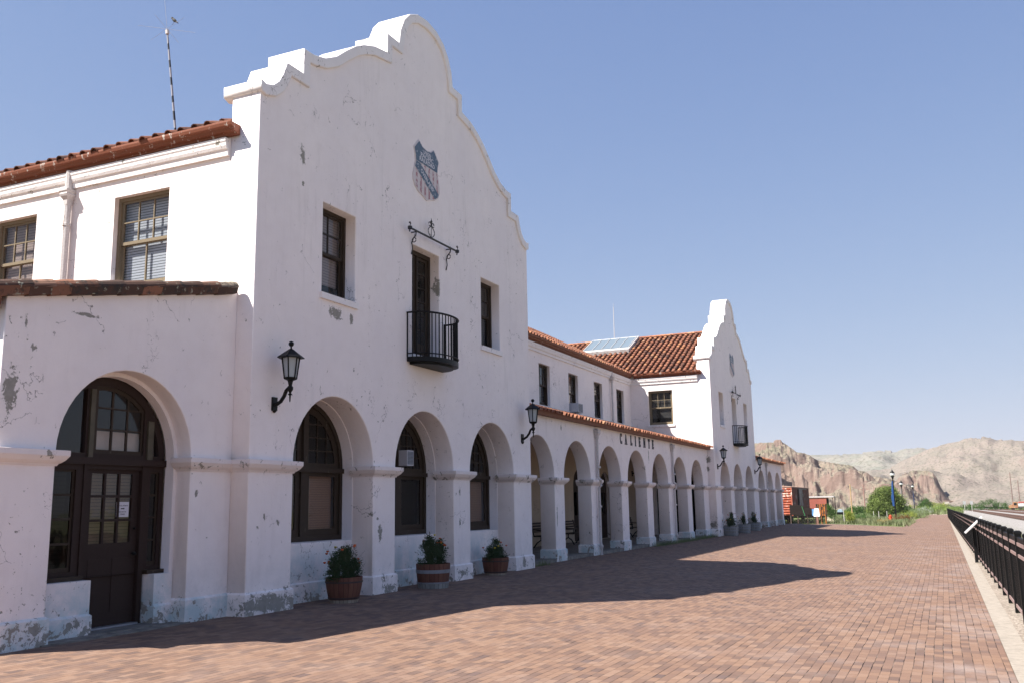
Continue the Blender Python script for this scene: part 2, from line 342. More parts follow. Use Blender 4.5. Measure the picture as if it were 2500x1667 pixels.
def clip_disc(poly, cx, cz, r, n=36):
    disc = [(cx + r * math.cos(2 * math.pi * i / n), cz + r * math.sin(2 * math.pi * i / n)) for i in range(n)]
    for i in range(n):
        p, q = disc[i - 1], disc[i]; s_ = lambda a: (q[0] - p[0]) * (a[1] - p[1]) - (q[1] - p[1]) * (a[0] - p[0])
        def cut(a, b): sa, sb = s_(a), s_(b); t = sa / (sa - sb); return (a[0] + (b[0] - a[0]) * t, a[1] + (b[1] - a[1]) * t)
        poly = clip(poly, lambda a: s_(a) >= 0, cut)
        if len(poly) < 3: return []
    out = [poly[0]]
    for q in poly[1:]:
        if math.dist(q, out[-1]) > .004: out.append(q)
    if math.dist(out[0], out[-1]) < .004: out.pop()
    ar = abs(sum(out[i - 1][0] * out[i][1] - out[i][0] * out[i - 1][1] for i in range(len(out)))) / 2 if len(out) > 2 else 0
    return out if ar > .003 else []
def offset_poly(pts, d):
    """shift an open polyline to its right-hand side by d, with mitred corners"""
    res = []
    for i, p in enumerate(pts):
        a = pts[i - 1] if i else None; b = pts[i + 1] if i < len(pts) - 1 else None
        def nrm(p, q): l = math.dist(p, q); return ((q[1] - p[1]) / l, -(q[0] - p[0]) / l)
        n1 = nrm(a, p) if a else nrm(p, b); n2 = nrm(p, b) if b else n1
        mx, my = n1[0] + n2[0], n1[1] + n2[1]; k = 2 / max(mx * mx + my * my, .6)
        res.append((p[0] + mx * k * d * 1.0, p[1] + my * k * d * 1.0))
    return res

# ------------------------------------------------------------------ the station
ST = thing('station_building', 'long white stucco mission style railway station with curved gables, arches and red tile roofs', 'station')
GAB = [(-5.84, 9.04), (-5.69, 9.01), (-5.5, 9.07), (-5.35, 9.2), (-5.23, 9.4), (-5.13, 9.66), (-4.65, 9.66), (-4.65, 10.16), (-4.35, 10.17), (-3.98, 10.27), (-3.62, 10.47), (-3.3, 10.74), (-2.96, 11.0), (-2.66, 11.17), (-2.25, 11.33), (-1.75, 11.42), (-1.75, 11.87), (-1.26, 11.88),
       (-1.2, 12.22), (-1.04, 12.55), (-.8, 12.8), (-.45, 12.97), (0, 13.03)]
GAB = GAB + [(-x, z) for x, z in GAB[::-1][1:]]
GIN = offset_poly(GAB, .20)

def impost(mb, x0, x1, y0, y1, z0=2.27, z1=2.47):
    prof = [(.015, 0), (.03, .03), (.045, .035), (.085, .07), (.115, .115), (.125, .13), (.125, .2), (.09, .205)]
    rings = []
    for p, h in prof:
        rings.append([(x0 - p, y0 - p, z0 + h), (x1 + p, y0 - p, z0 + h), (x1 + p, y1, z0 + h), (x0 - p, y1, z0 + h)])
    mb.loft(rings)
def plinth(mb, x0, x1, y0, y1, h=.36, p=.04):
    rings = [[(x0 - q, y0 - q, z), (x1 + q, y0 - q, z), (x1 + q, y1, z), (x0 - q, y1, z)] for q, z in ((p, -.6), (p, h - .03), (.004, h))]
    mb.loft(rings)
def one(fn, name, mat, *a, **k):
    mb = MB(); fn(mb, *a, **k); return mb.build(name, mat, ST)

def dh_window(orient, off, u0, u1, v0, v1, w0, cols=3, rows=2, low=2, mat='frame', bl='blind_white', sill=True, sillproj=.05, seed=0, lowgap=0.0):
    """double-hung window: frame, two sashes, panes, blind; w0 = depth of its front face in the wall"""
    def hole(a, b, c, d): return rect(a, b, c, d)
    f = .07; vm = v0 + (v1 - v0) * .5
    holes = []
    uu0, uu1 = u0 + f, u1 - f; b = .022
    g0, g1 = uu0 + .05, uu1 - .05
    for i in range(cols):
        for j in range(rows):
            a0 = g0 + (g1 - g0) * i / cols + (b / 2 if i else 0); a1 = g0 + (g1 - g0) * (i + 1) / cols - (b / 2 if i < cols - 1 else 0)
            zz0 = vm + .03; zz1 = v1 - f - .04; c0 = zz0 + (zz1 - zz0) * j / rows + (b / 2 if j else 0); c1 = zz0 + (zz1 - zz0) * (j + 1) / rows - (b / 2 if j < rows - 1 else 0)
            holes.append(hole(a0, a1, c0, c1))
    lows = []
    for i in range(low):
        a0 = g0 + (g1 - g0) * i / low + (b / 2 if i else 0); a1 = g0 + (g1 - g0) * (i + 1) / low - (b / 2 if i < low - 1 else 0)
        lows.append(hole(a0, a1, v0 + .14, vm - .04))
    wn = plate('window', [rect(u0, u1, v0, v1), rect(uu0, uu1, v0 + .05, v1 - f)], w0, w0 + .12, M[mat], ST, orient, off)
    plate('upper_sash', [rect(uu0 - .01, uu1 + .01, vm - .03, v1 - f + .01)] + holes, w0 + .03, w0 + .065, M[mat], wn, orient, off)
    plate('lower_sash', [rect(uu0 - .01, uu1 + .01, v0 + .04, vm + .015)] + lows, w0 + .068, w0 + .105, M[mat], wn, orient, off)
    p = MB(); wbox(p, orient, off, uu0, uu1, w0 + .045, w0 + .049, vm, v1 - f); wbox(p, orient, off, uu0, uu1, w0 + .085, w0 + .089, v0 + .06, vm); p.build('pane', M['glass'], wn)
    q = MB(); wbox(q, orient, off, uu0 - .03, uu1 + .03, w0 + .15, w0 + .156, v0 + .05 + lowgap, v1 - .03); q.build('blind', M[bl], wn)
    i = MB(); wbox(i, orient, off, u0 - .1, u1 + .1, w0 + .3, w0 + .32, v0 - .1, v1 + .1); i.build('dark_backing', M['dark_backing'], wn)
    if sill:
        s_ = MB(); wbox(s_, orient, off, u0 - .07, u1 + .07, -sillproj, w0 + .02, v0 - .12, v0 - .002); s_.build('sill', M['coping'], wn)
    return wn

def arched_window(x0, x1, z0, zs, y0, bl):
    """pair of sashes under a glazed arch, built in an arched opening"""
    cx = (x0 + x1) / 2; r = (x1 - x0) / 2; fr = .10; zt = zs - .06
    wn = plate('arched_window', [arch(x0, x1, z0, zs), rect(x0 + fr, cx - .10, z0 + .12, zt - .06), rect(cx + .10, x1 - fr, z0 + .12, zt - .06),
        arch(x0, x1, zt + .04, zs, 24, fr)[:], ], y0, y0 + .12, M['frame'], ST) if False else None
    top = [q for q in arch(x0 + fr, x1 - fr, zt + .05, zs, 24)]
    wn = plate('arched_window', [arch(x0, x1, z0, zs, 32), rect(x0 + fr, cx - .09, z0 + .10, zt - .05), rect(cx + .09, x1 - fr, z0 + .10, zt - .05), top], y0, y0 + .12, M['frame'], ST)
    b = MB(); b.box(x0, x1, y0 - .04, y0 + .03, zt - .05, zt + .04); b.box(cx - .05, cx + .05, y0 - .02, y0 + .1, zt + .04, zs + r - fr * .9); b.build('transom', M['frame'], wn)
    for sgn, (a, c) in ((-1, (x0 + fr, cx - .09)), (1, (cx + .09, x1 - fr))):
        plate('lower_sash', [rect(a - .01, c + .01, z0 + .09, zt - .04), rect(a + .12, c - .12, z0 + .22, zt - .12)], y0 + .04, y0 + .08, M['frame'], wn)
        # arched upper sash with its bars
        lo, hi = (cx - r + fr, cx - .05) if sgn < 0 else (cx + .05, cx + r - fr); rr = r - fr + .005
        quad = clip_disc(rect(lo, hi, zt + .04, zs + r), cx, zs, rr) ; holes = []
        ins = clip_disc(rect(lo + (.11 if sgn < 0 else .12), hi - (.12 if sgn < 0 else .11), zt + .12, zs + r), cx, zs, rr - .12)
        nx, nz = 3, 4; L, Hh = (lo + .11, hi - .11), (zt + .12, zs + r - fr - .1)
        for i in range(nx):
            for j in range(nz):
                a0 = L[0] + (L[1] - L[0]) * i / nx + .011; a1 = L[0] + (L[1] - L[0]) * (i + 1) / nx - .011
                c0 = Hh[0] + (Hh[1] - Hh[0]) * j / nz + .011; c1 = Hh[0] + (Hh[1] - Hh[0]) * (j + 1) / nz - .011
                h = clip_disc(rect(a0, a1, c0, c1), cx, zs, rr - .13)
                if h: holes.append(h)
        plate('upper_sash', [quad] + holes, y0 + .04, y0 + .075, M['frame'], wn)
    p = MB(); p.box(x0 + fr, x1 - fr, y0 + .056, y0 + .06, z0 + .1, zt); p.build('pane', M['glass_dark' if bl == 'blind_dark' else 'glass'], wn)
    p = MB(); p.prism([(x, z) for x, z in arch(x0 + .05, x1 - .05, zt, zs, 20)], 'y', y0 + .057, y0 + .061); p.build('pane', M['glass_dark'], wn)
    for a, c in ((x0 + fr, cx - .09), (cx + .09, x1 - fr)):
        q = MB(); q.box(a + (.0 if a > cx else .35), c - (.10 if a > cx else 0), y0 + .14, y0 + .146, z0 + .12, zt - .04); q.build('blind', M[bl], wn)
    i = MB(); i.box(x0 - .1, x1 + .1, y0 + .5, y0 + .52, z0 - .1, zs + r + .1); i.build('dark_backing', M['dark_backing'], wn)
    i = MB(); i.box(x0 + .1, x1 - .1, y0 + .0995, y0 + .1, z0, z0 + .001); 
    s_ = MB(); s_.prism([(y0 - .24, z0 - .06), (y0 - .24, z0 - .03), (y0 + .02, z0 + .002), (y0 + .02, z0 - .06)], 'x', x0 - .0, x1 + .0); s_.build('sill', M['stucco_low'], wn)
    return wn

def pavilion(X, near):
    ops = [(PA, B0), (B1, W - B1), (W - B0, W - PA)]
    bot = [(X, -.6)]
    for a, b in ops: bot += arch(X + a, X + b, -.6, ZS)
    bot += [(X + W, -.6)]
    g = [(X + W / 2 + x, z) for x, z in offset_poly(GAB, .06)]; g[0] = (X, 8.95); g[-1] = (X + W, 8.95)
    wins = [rect(X + 1.88, X + 2.97, 5.63, 7.39), rect(X + W - 2.97, X + W - 1.88, 5.63, 7.39), rect(X + 5.18, X + 6.40, 4.96, 7.40)]
    plate('wall', [bot + g[::-1]] + wins, 0, .62, M['stucco'], ST, bevel=.02)
    cop = [(X + W / 2 + x, z) for x, z in GAB]; cin = [(X + W / 2 + x, z) for x, z in GIN]
    cin[0] = (X - .035, 8.85); cin[-1] = (X + W + .035, 8.85); cop[0] = (X - .04, 9.05); cop[-1] = (X + W + .04, 9.05)
    plate('gable_coping', [cop + cin[::-1]], -.055, .80, M['coping'], ST, bevel=.018)
    b = MB(); b.box(X + .3, X + W - .3, .55, .74, 7.9, 9.0); b.build('parapet_back', M['stucco'], ST)
    for a, b in ops:
        plate('recess_wall', [arch(X + a - .03, X + b + .03, -.6, ZS, 24), arch(X + a, X + b, 1.05, ZS, 24, .015)], .48, .72, M['stucco_low'], ST)
        mb = MB(); mb.prism([(.45, -.6), (.45, .33), (.485, .36), (.6, .36), (.6, -.6)], 'x', X + a + .001, X + b - .001); mb.build('plinth', M['stucco_low'], ST)
    bls = ['blind_tan', 'blind_dark', 'blind_tan']
    for i, (a, b) in enumerate(ops): arched_window(X + a + .005, X + b - .005, 1.06, ZS, .715, bls[i])
    one(impost, 'impost', M['capstone'], X, X + PA, 0, .5)
    one(impost, 'impost', M['capstone'], X + B0, X + B1, 0, .5); one(impost, 'impost', M['capstone'], X + W - B1, X + W - B0, 0, .5)
    one(impost, 'impost', M['capstone'], X + W - PA, X + W, 0, .5)
    for a, b in ((0, PA), (B0, B1), (W - B1, W - B0), (W - PA, W)): one(plinth, 'plinth', M['stucco'], X + a, X + b, 0, .47)
    dh_window('y', 0, X + 1.88, X + 2.97, 5.63, 7.39, .24, 2, 2, 1, 'frame', 'blind_pink' if near else 'blind_dark', lowgap=.25)
    dh_window('y', 0, X + W - 2.97, X + W - 1.88, 5.63, 7.39, .24, 2, 2, 1, 'frame', 'blind_dark')
    # french door to the balcony
    dr = plate('balcony_door', [rect(X + 5.18, X + 6.40, 4.96, 7.40), rect(X + 5.25, X + 5.78, 5.02, 7.30), rect(X + 5.81, X + 6.33, 5.02, 7.30)], .24, .36, M['frame'], ST)
    for a in (X + 5.25, X + 5.805):
        hs_ = [rect(a + .09, a + .43, 5.30 + .325 * j, 5.60 + .325 * j) for j in range(6)]
        plate('door_leaf', [rect(a - .005, a + .53, 5.01, 7.31)] + hs_, .28, .32, M['frame'], dr)
        p = MB(); p.box(a, a + .52, .298, .302, 5.1, 7.2); p.build('pane', M['glass_dark'], dr)
    i = MB(); i.box(X + 5.1, X + 6.5, .5, .52, 4.9, 7.5); i.build('dark_backing', M['dark_backing'], dr)
    # balcony: bowed iron basket
    bx, zb, hb = X + 5.79, 4.84, 5.80; bal = MB()
    def arc(k, n, d=0.0): t = math.pi * k / n; return (bx - (.83 + d) * math.cos(t), -(.62 + d) * math.sin(t) ** .8 - .01)
    top = [arc(k, 24, .02) for k in range(25)]
    bal.prism([(x, y) for x, y in top], 'z', zb - .10, zb)
    fl = bal.build('balcony', M['black'], ST)
    u = MB(); u.prism([(bx + (x - bx) * .86, y * .82) for x, y in top], 'z', zb - .15, zb - .098); u.build('soffit', M['black'], fl)
    rl = MB(); rl.tube([(x, y, hb) for x, y in top], .022, 6); rl.tube([(x, y, zb + .07) for x, y in top], .014, 6)
    for k in range(1, 24):
        x, y = arc(k, 24); rl.tube([(x, y, zb), (x, y, hb)], .012 if k % 2 else .016, 6)
    for k in (0, 24): x, y = arc(k, 24); rl.tube([(x, y, zb), (x, y, hb + .02)], .018, 6)
    rl.build('railing', M['black'], fl)
    # wrought iron rod with scrolls over the balcony door
    rd = MB(); y = -.14; z = 7.66; rd.tube([(X + 4.86, y, z), (X + 7.02, y, z)], .022, 8)
    for e in (4.84, 7.04):
        rd.lathe((X + e, y, z - .05), [(.0, 0), (.05, .02), (.05, .08), (.0, .10)], 8)
        rd.tube([(X + e, y, z + .03), (X + e + .03, y, z + .10), (X + e, y, z + .13), (X + e - .03, y, z + .10)], .014, 6); rd.tube([(X + e, y, z - .03), (X + e - .02, y, z - .09)], .016, 6)
    ro = rd.build('curtain_rod', M['rustblack'], ST)
    for e in (5.12, 6.72):
        s_ = MB(); s_.tube([(X + e, y, z), (X + e, y + .02, z - .10), (X + e, y + .08, z - .16), (X + e, y + .12, z - .26), (X + e, y + .10, z - .40), (X + e, y + .13, z - .52)], .014, 6)
        s_.tube([(X + e, y, z - .02), (X + e, -.01, z - .02)], .015, 6);
        for q in range(9):
            t = q * .8; 
        s_.tube([(X + e, y + .06 + .05 * math.cos(t), z - .2 + .05 * math.sin(t)) for t in [q * .7 for q in range(9)]], .011, 6); s_.build('bracket', M['rustblack'], ro)
    s_ = MB()
    for sg in (-1, 1):
        s_.tube([(bx + sg * (.02 + .13 * math.sin(t * 1.0)), y, z + .02 + .26 * t / 3.14) for t in [q * .35 for q in range(10)]], .010, 6)
        s_.tube([(bx + sg * (.07 + .05 * math.cos(t)), y, z + .32 + .05 * math.sin(t)) for t in [q * .7 for q in range(9)]], .011, 6)
    s_.tube([(bx, y, z), (bx, y, z + .38)], .008, 6); s_.lathe((bx, y, z + .34), [(.0, 0), (.028, .05), (.010, .09), (.0, .15)], 8); s_.build('finial', M['rustblack'], ro)
    # shield emblem
    emblem(X, near)
    # side and back walls
    def side(xw, holes, y1=14.0): plate('wall', [rect(.62, y1, -.6, 8.25)] + holes, 0, .4, M['stucco'], ST, 'x', xw)
    if near:
        side(X, [rect(2.0, 3.34, 5.66, 7.42), rect(5.41, 6.60, 5.66, 7.42), rect(8.7, 10.0, 5.66, 7.42)])
        dh_window('x', X, 2.0, 3.34, 5.66, 7.42, .10, 3, 2, 2, 'frame_sun', 'blind_white')
        dh_window('x', X, 5.41, 6.60, 5.66, 7.42, .10, 3, 2, 2, 'frame_sun', 'blind_pink')
        dh_window('x', X, 8.7, 10.0, 5.66, 7.42, .10, 3, 2, 2, 'frame_sun', 'blind_white'); side(X + W - .4, [])
    else:
        side(X, [rect(1.99, 3.26, 5.64, 7.40), arch(1.1, 3.1, .02, 2.5, 16)])
        dh_window('x', X, 1.99, 3.26, 5.64, 7.40, .10, 3, 2, 1, 'frame_sun', 'blind_dark', lowgap=.3)
        i = MB(); i.box(X + .3, X + .34, .9, 3.4, -.1, 3.7); i.build('dark_doorway', M['dark_backing'], ST); side(X + W - .4, [])
    plate('wall', [rect(X, X + W, -.6, 8.25)], 14.0, 14.3, M['stucco'], ST)
    # roof
    rf = MB(); rf.prism([(X - .16, 8.24), (X + W / 2, 11.24), (X + W + .16, 8.24)], 'y', .741, 14.2); roof = rf.build('roof', M['tilebase'], ST)
    tl = MB(); tiles(tl, Vector((X - .19, .80, 8.275)), Vector((0, 1, 0)), Vector((W / 2 + .19, 0, 2.99)), 45, (lambda p: True) if near else (lambda p: p.y < 4.02 + (p.x - (D - .23)) + .1), ragged=.0, tonefn=(lambda p, c: c * .62) if near else None)
    tl.build('roof_tiles', M['tile'], roof, tint=True)
    t2 = MB(); tiles(t2, Vector((X + W + .19, .80, 8.275)), Vector((0, 1, 0)), Vector((-W / 2 - .19, 0, 2.99)), 45, lambda p: True); t2.build('roof_tiles', M['tile'], roof, tint=True)
    rr = MB(); k = 0; yy = .75
    while yy < 14.2:
        rr.cur = random.uniform(.45, .95); n = 8; rad = .11
        rr.loft([[(X + W / 2 + rad * s1 * math.cos(math.pi * q / n), yv, 11.26 + rad * s1 * math.sin(math.pi * q / n)) for q in range(n + 1)] for yv, s1 in ((yy, 1.0), (yy + .45, .92))], caps=False); yy += .42
    rr.build('ridge_tiles', M['tile'], roof, tint=True, recalc=False)
    gutter('x', X, .42, 14.0 if near else 3.97, 8.105); cornice('x', X, .64, 14.0 if near else 4.2)
    gutter('xp', X + W, .42, 3.95 if near else 14.0, 8.105)

def gutter(kind, off, a0, a1, z0):
    """moulded box gutter; profile = (distance out from the wall, height)"""
    pr = [(-.01, .0), (.09, .0), (.10, .03), (.165, .05), (.185, .10), (.235, .12), (.25, .17), (.25, .205), (.225, .205), (.22, .18), (-.01, .18)]
    mb = MB()
    if kind == 'x': mb.prism([(off - d, z0 + h) for d, h in pr], 'y', a0, a1)
    elif kind == 'xp': mb.prism([(off + d, z0 + h) for d, h in pr], 'y', a0, a1)
    else: mb.prism([(off - d, z0 + h) for d, h in pr], 'x', a0, a1)
    return mb.build('gutter', M['gutter'] if kind != 'y' else M['fascia'], ST)
def cornice(kind, off, a0, a1, z0=7.76):
    pr = [(-.01, 0), (.05, 0), (.055, .05), (.06, .10), (.085, .12), (.105, .17), (.11, .22), (.125, .25), (.125, .31), (-.01, .31)]
    mb = MB()
    if kind == 'x': mb.prism([(off - d, z0 + h) for d, h in pr], 'y', a0, a1)
    else: mb.prism([(off - d, z0 + h) for d, h in pr], 'x', a0, a1)
    return mb.build('cornice', M['coping'], ST)

def tiles(mb, org, along, upv, ncol, keep, pitch=.30, expo=.40, ragged=0.0, tonefn=None, rad=.088):
    """barrel tiles; org = eave corner, along = unit vector, upv = full slope vector"""
    L = upv.length; ud = upv.normalized(); nrm = along.cross(ud).normalized()
    if nrm.z < 0: nrm = -nrm
    nr = int(L / expo) + 1; seg = 6
    for c in range(ncol):
        base = random.gauss(0, .05)
        for r in range(nr):
            s0 = r * expo + random.uniform(-.02, .02) - (.05 if r == 0 else 0); s1 = min(s0 + expo + .05, L)
            if s1 - s0 < .1: continue
            p = org + along * (pitch * (c + .5) + random.uniform(-.012, .012)) + ud * s0
            if not keep(p): continue
            u = random.random(); mb.cur = min(1, max(0, (.45 + base + random.gauss(0, .16)) if u < .82 else (random.uniform(.8, .93) if u < .93 else random.uniform(.05, .2))))
            if tonefn: mb.cur = tonefn(p, mb.cur)
            rot = random.uniform(-.02, .02); q = p + ud * (s1 - s0) + along * rot * .4
            for (m, rd, lift) in ((0, 1, 0),):
                ra, rb = rad + .006, rad - .012; ringa = []; ringb = []; ringc = []
                for k in range(seg + 1):
                    t = math.pi * k / seg; cx_, sx_ = math.cos(t), math.sin(t)
                    ringa.append(tuple(p + along * (ra * cx_) + nrm * (ra * sx_ * 1.02 + .030))); ringb.append(tuple(q + along * (rb * cx_) + nrm * (rb * sx_ + .005)))
                    ringc.append(tuple(p + along * ((ra - .016) * cx_) + nrm * ((ra - .016) * sx_ * 1.02 + .030)))
                n = seg + 1; fs = [(k, k + 1, n + k + 1, n + k) for k in range(seg)]; mb.add(ringa + ringb, fs)
                if r < 2: mb.add(ringa + ringc, [(k, k + 1, n + k + 1, n + k) for k in range(seg)])

def text_mesh(txt, size):
    cu = bpy.data.curves.new('t', 'FONT'); cu.body = txt; cu.size = size; cu.align_x = 'CENTER'; cu.align_y = 'CENTER'; cu.extrude = 0.0; cu.resolution_u = 3; cu.offset = size * .018
    o = bpy.data.objects.new('t', cu); col.objects.link(o); dg = bpy.context.evaluated_depsgraph_get(); dg.update()
    me = bpy.data.meshes.new_from_object(o.evaluated_get(dg)); bpy.data.objects.remove(o); bpy.data.curves.remove(cu); return me
def put_text(txt, size, cx, cz, y, mat, parent, width=None, rot=0.0, name='lettering'):
    me = text_mesh(txt, size); xs = [v.co.x for v in me.vertices]; k = width / (max(xs) - min(xs)) if width else 1
    for v in me.vertices:
        a, b = v.co.x * k, v.co.y; v.co = (cx + a * math.cos(rot) - b * math.sin(rot), y, cz + a * math.sin(rot) + b * math.cos(rot))
    return obj(name, me, mat, parent)
def worn(name, c, c2, thr=.62, s=9):
    n = N(name); return n.fin(n.mix(n.math('GREATER_THAN', n.noise(s, 6, .7), thr), c, c2), .7, .2)
M['sh_white'] = worn('emblem_white', (.62, .56, .56), (.52, .50, .52), .6)
M['sh_blue'] = worn('emblem_faded_blue', (.115, .165, .225), (.36, .38, .42), .58, 12)
M['sh_red'] = worn('emblem_faded_red', (.40, .22, .24), (.58, .50, .51), .50, 14)
M['sh_text'] = worn('emblem_letter_white', (.66, .64, .68), (.35, .38, .45), .62, 14)
M['letter'] = simple('dark_letter_paint', (.02, .018, .03), .5, .3, .3)

def emblem(X, near):
    P = [(5.48, 9.90), (5.62, 9.80), (5.83, 9.765), (6.02, 9.80), (6.15, 9.89), (6.37, 9.67), (6.325, 9.53), (6.31, 9.39), (6.36, 9.22), (6.40, 9.08), (6.41, 8.95), (6.33, 8.80), (6.18, 8.71), (6.0, 8.67), (5.83, 8.60), (5.66, 8.66), (5.48, 8.70), (5.33, 8.79), (5.24, 8.93), (5.235, 9.06), (5.29, 9.22), (5.34, 9.39), (5.325, 9.53), (5.27, 9.68)]
    P = [(X + a - .03, b) for a, b in P]
    cx = X + 5.80
    big = [(cx + (a - cx) * 1.05, 9.25 + (b - 9.25) * 1.04) for a, b in P]
    sh = plate('emblem', [big], -.02, .01, M['sh_white'], ST)
    def band(z0, z1): return [q for q in P]
    # blue chief: shield clipped above 9.39
    def hc(poly, f):
        def cut(a, b): fa, fb = f(a), f(b); t = fa / (fa - fb); return (a[0] + (b[0] - a[0]) * t, a[1] + (b[1] - a[1]) * t)
        return clip(poly, lambda a: f(a) >= 0, cut)
    chief = hc(P, lambda q: q[1] - (9.40 - (q[0] - cx) * 0.0))
    plate('chief', [chief], -.026, -.0205, M['sh_blue'], sh)
    low = hc(P, lambda q: 9.385 - q[1])
    for k in range(6):
        a = X + 5.30 + k * .19; st = hc(hc(low, lambda q: q[0] - a), lambda q: a + .07 - q[0])
        if len(st) > 2: plate('stripe', [st], -.024, -.0205, M['sh_red'], sh)
    # diagonal band
    dx, dz = .86, -.50; l = math.hypot(dx, dz); ux, uz = dx / l, dz / l; c0 = (X + 5.80, 9.06)
    f1 = lambda q: .115 - ((q[0] - c0[0]) * -uz + (q[1] - c0[1]) * ux); f2 = lambda q: .115 + ((q[0] - c0[0]) * -uz + (q[1] - c0[1]) * ux)
    bd = hc(hc(low, f1), f2); plate('diagonal_band', [bd], -.028, -.0205, M['sh_blue'], sh)
    rows = [('UNION', .125, 9.70, .34), ('PACIFIC', .135, 9.60, .58), ('RAILROAD', .135, 9.485, .70)]
    for t, s_, z, w in rows: put_text(t, s_, cx, z, -.0275, M['sh_text'], sh, w)
    put_text('OVERLAND', .14, X + 5.80, 9.06, -.0295, M['sh_text'], sh, .66, math.atan2(dz, dx))

pavilion(0.0, True)

# ---- arcades
def arcade(x0, x1, ops, roof_x0, roof_x1, deep=True):
    bot = [(x0, -.6)]
    for a, b in ops: bot += arch(a, b, -.6, 2.45)
    bot += [(x1, -.6), (x1, 4.34), (x0, 4.34)]
    plate('wall', [bot], A, A + .48, M['stucco'], ST, bevel=.015)
    edges = [x0] + [e for ab in ops for e in ab] + [x1]
    for a, b in zip(edges[0::2], edges[1::2]):
        one(impost, 'impost', M['capstone'], a, b, A, A + .50); one(plinth, 'plinth', M['stucco_low'], a, b, A, A + .50)
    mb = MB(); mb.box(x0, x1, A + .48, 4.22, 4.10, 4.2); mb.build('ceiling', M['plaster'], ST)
    mb = MB(); mb.prism([(A - .12, 4.345), (4.22, 5.47), (4.22, 4.9), (A + .2, 4.345)], 'x', roof_x0, roof_x1); rf = mb.build('roof', M['tilebase'], ST)
    t = MB(); n = int((roof_x1 - roof_x0) / .30); tiles(t, Vector((roof_x0, A - .27, 4.33)), Vector((1, 0, 0)), Vector((0, 4.22 - A + .27, 1.17)), n, lambda p: True, pitch=(roof_x1 - roof_x0) / n, tonefn=lambda p, c: min(1, c + .12)); t.build('roof_tiles', M['tile'], rf, tint=True)
    mb = MB(); mb.prism([(A - .2, 4.245), (A - .22, 4.35), (A - .25, 4.385), (A - .05, 4.385), (A - .004, 4.30), (A - .004, 4.26)], 'x', roof_x0, roof_x1 - .1); mb.build('fascia', M['fascia'], ST)

def downpipe(pts, head=None, r=.05):
    mb = MB(); mb.tube(pts, r, 8); zz = min(p[2] for p in pts) + .3; zt = max(p[2] for p in pts)
    x, y = pts[-1][0], pts[-1][1]
    while zz < zt - .3: mb.lathe((x, y, zz), [(r, 0), (r + .012, .01), (r + .012, .06), (r, .07)], 8); zz += 1.3
    o = mb.build('downpipe', M['pipe'], ST)
    if head:
        h = MB(); h.loft([[(head[0] + sx * w, head[1] + sy * w * .8, head[2] + z) for sx, sy in ((-1, -1), (1, -1), (1, 1), (-1, 1))] for w, z in ((.06, 0), (.07, .1), (.11, .16), (.125, .2), (.11, .23), (.13, .26), (.13, .3))]); h.build('rainwater_head', M['pipe'], o)

ops = [(W + O0 + (k - 1) * S + WP, W + O0 + k * S) for k in range(7)]
arcade(W, D, ops, W, D)
ops2 = [(48.74, 51.19), (52.07, 54.52), (55.40, 57.85)]
arcade(D + W, 58.45, ops2, D + W, 58.7)
pavilion(D, False)
# upper storey of the middle wing
wx = [12.75 + 3.27 * k for k in range(7)]; wx = [12.75, 15.95, 19.15, 22.33, 25.66, 28.98, 32.33]
doors = [(25.7, 27.2), (29.2, 30.6), (15.0, 16.6), (18.6, 20.2)]
plate('wall', [rect(W, D, -.6, 8.25)] + [rect(x, x + 1.17, 5.66, 7.35) for x in wx] + [arch(a, b, .02, 2.45, 14) for a, b in doors], 4.22, 4.5, M['stucco'], ST)
for i, x in enumerate(wx): dh_window('y', 4.22, x, x + 1.17, 5.66, 7.35, .12, 3, 2, 1, 'frame', ['blind_dark', 'blind_dark', 'blind_dark', 'blind_dark', 'blind_pink', 'blind_dark', 'blind_dark'][i], sill=False, lowgap=.35)
for a, b in doors:
    dr = plate('arched_door', [arch(a, b, .02, 2.45, 20), rect(a + .22, b - .22, 1.2, 2.2)], 4.34, 4.40, M['door'], ST); p = MB(); p.box(a + .2, b - .2, 4.37, 4.375, 1.15, 2.25); p.build('pane', M['glass_dark'], dr); p = MB(); p.box(a, b, 4.6, 4.62, 0, 4); p.build('dark_backing', M['dark_backing'], dr)
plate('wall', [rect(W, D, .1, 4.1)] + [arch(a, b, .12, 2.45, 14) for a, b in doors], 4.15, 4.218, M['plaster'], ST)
plate('wall', [rect(D + W, 58.45, -.6, 4.1)], 4.22, 4.5, M['stucco'], ST)
plate('wall', [rect(W, D, -.6, 8.25)], 14.0, 14.3, M['stucco'], ST)
mb = MB(); mb.prism([(4.07, 8.24), (9.12, 10.88), (14.3, 8.24)], 'x', W / 2, D + W / 2); rf = mb.build('roof', M['tilebase'], ST)
t = MB(); tiles(t, Vector((W, 4.03, 8.275)), Vector((1, 0, 0)), Vector((0, 5.09, 2.64)), 77, lambda p: p.x < D - .25 + (p.y - 4.0) + .15); t.build('roof_tiles', M['tile'], rf, tint=True)
cornice('y', 4.22, W, D - .0); gutter('y', 4.22, W, D - .25, 8.105)
for x, y in ((17.91, A - .07), (27.72, A - .07), (51.76, A - .07)):
    downpipe([(x, y, 4.2), (x, y, 2.55), (x, y - .10, 2.46), (x, y - .10, 2.28), (x, y - .02, 2.2), (x, y - .02, .4), (x, y - .05, .3), (x, y - .05, -.05)], (x, y, 3.85))
downpipe([(31.38, 4.12, 8.1), (31.38, 4.12, 5.4)], (31.38, 4.12, 7.55))
downpipe([(-.09, 4.47, 8.1), (-.09, 4.47, 5.4)], (-.09, 4.47, 7.42), .065)
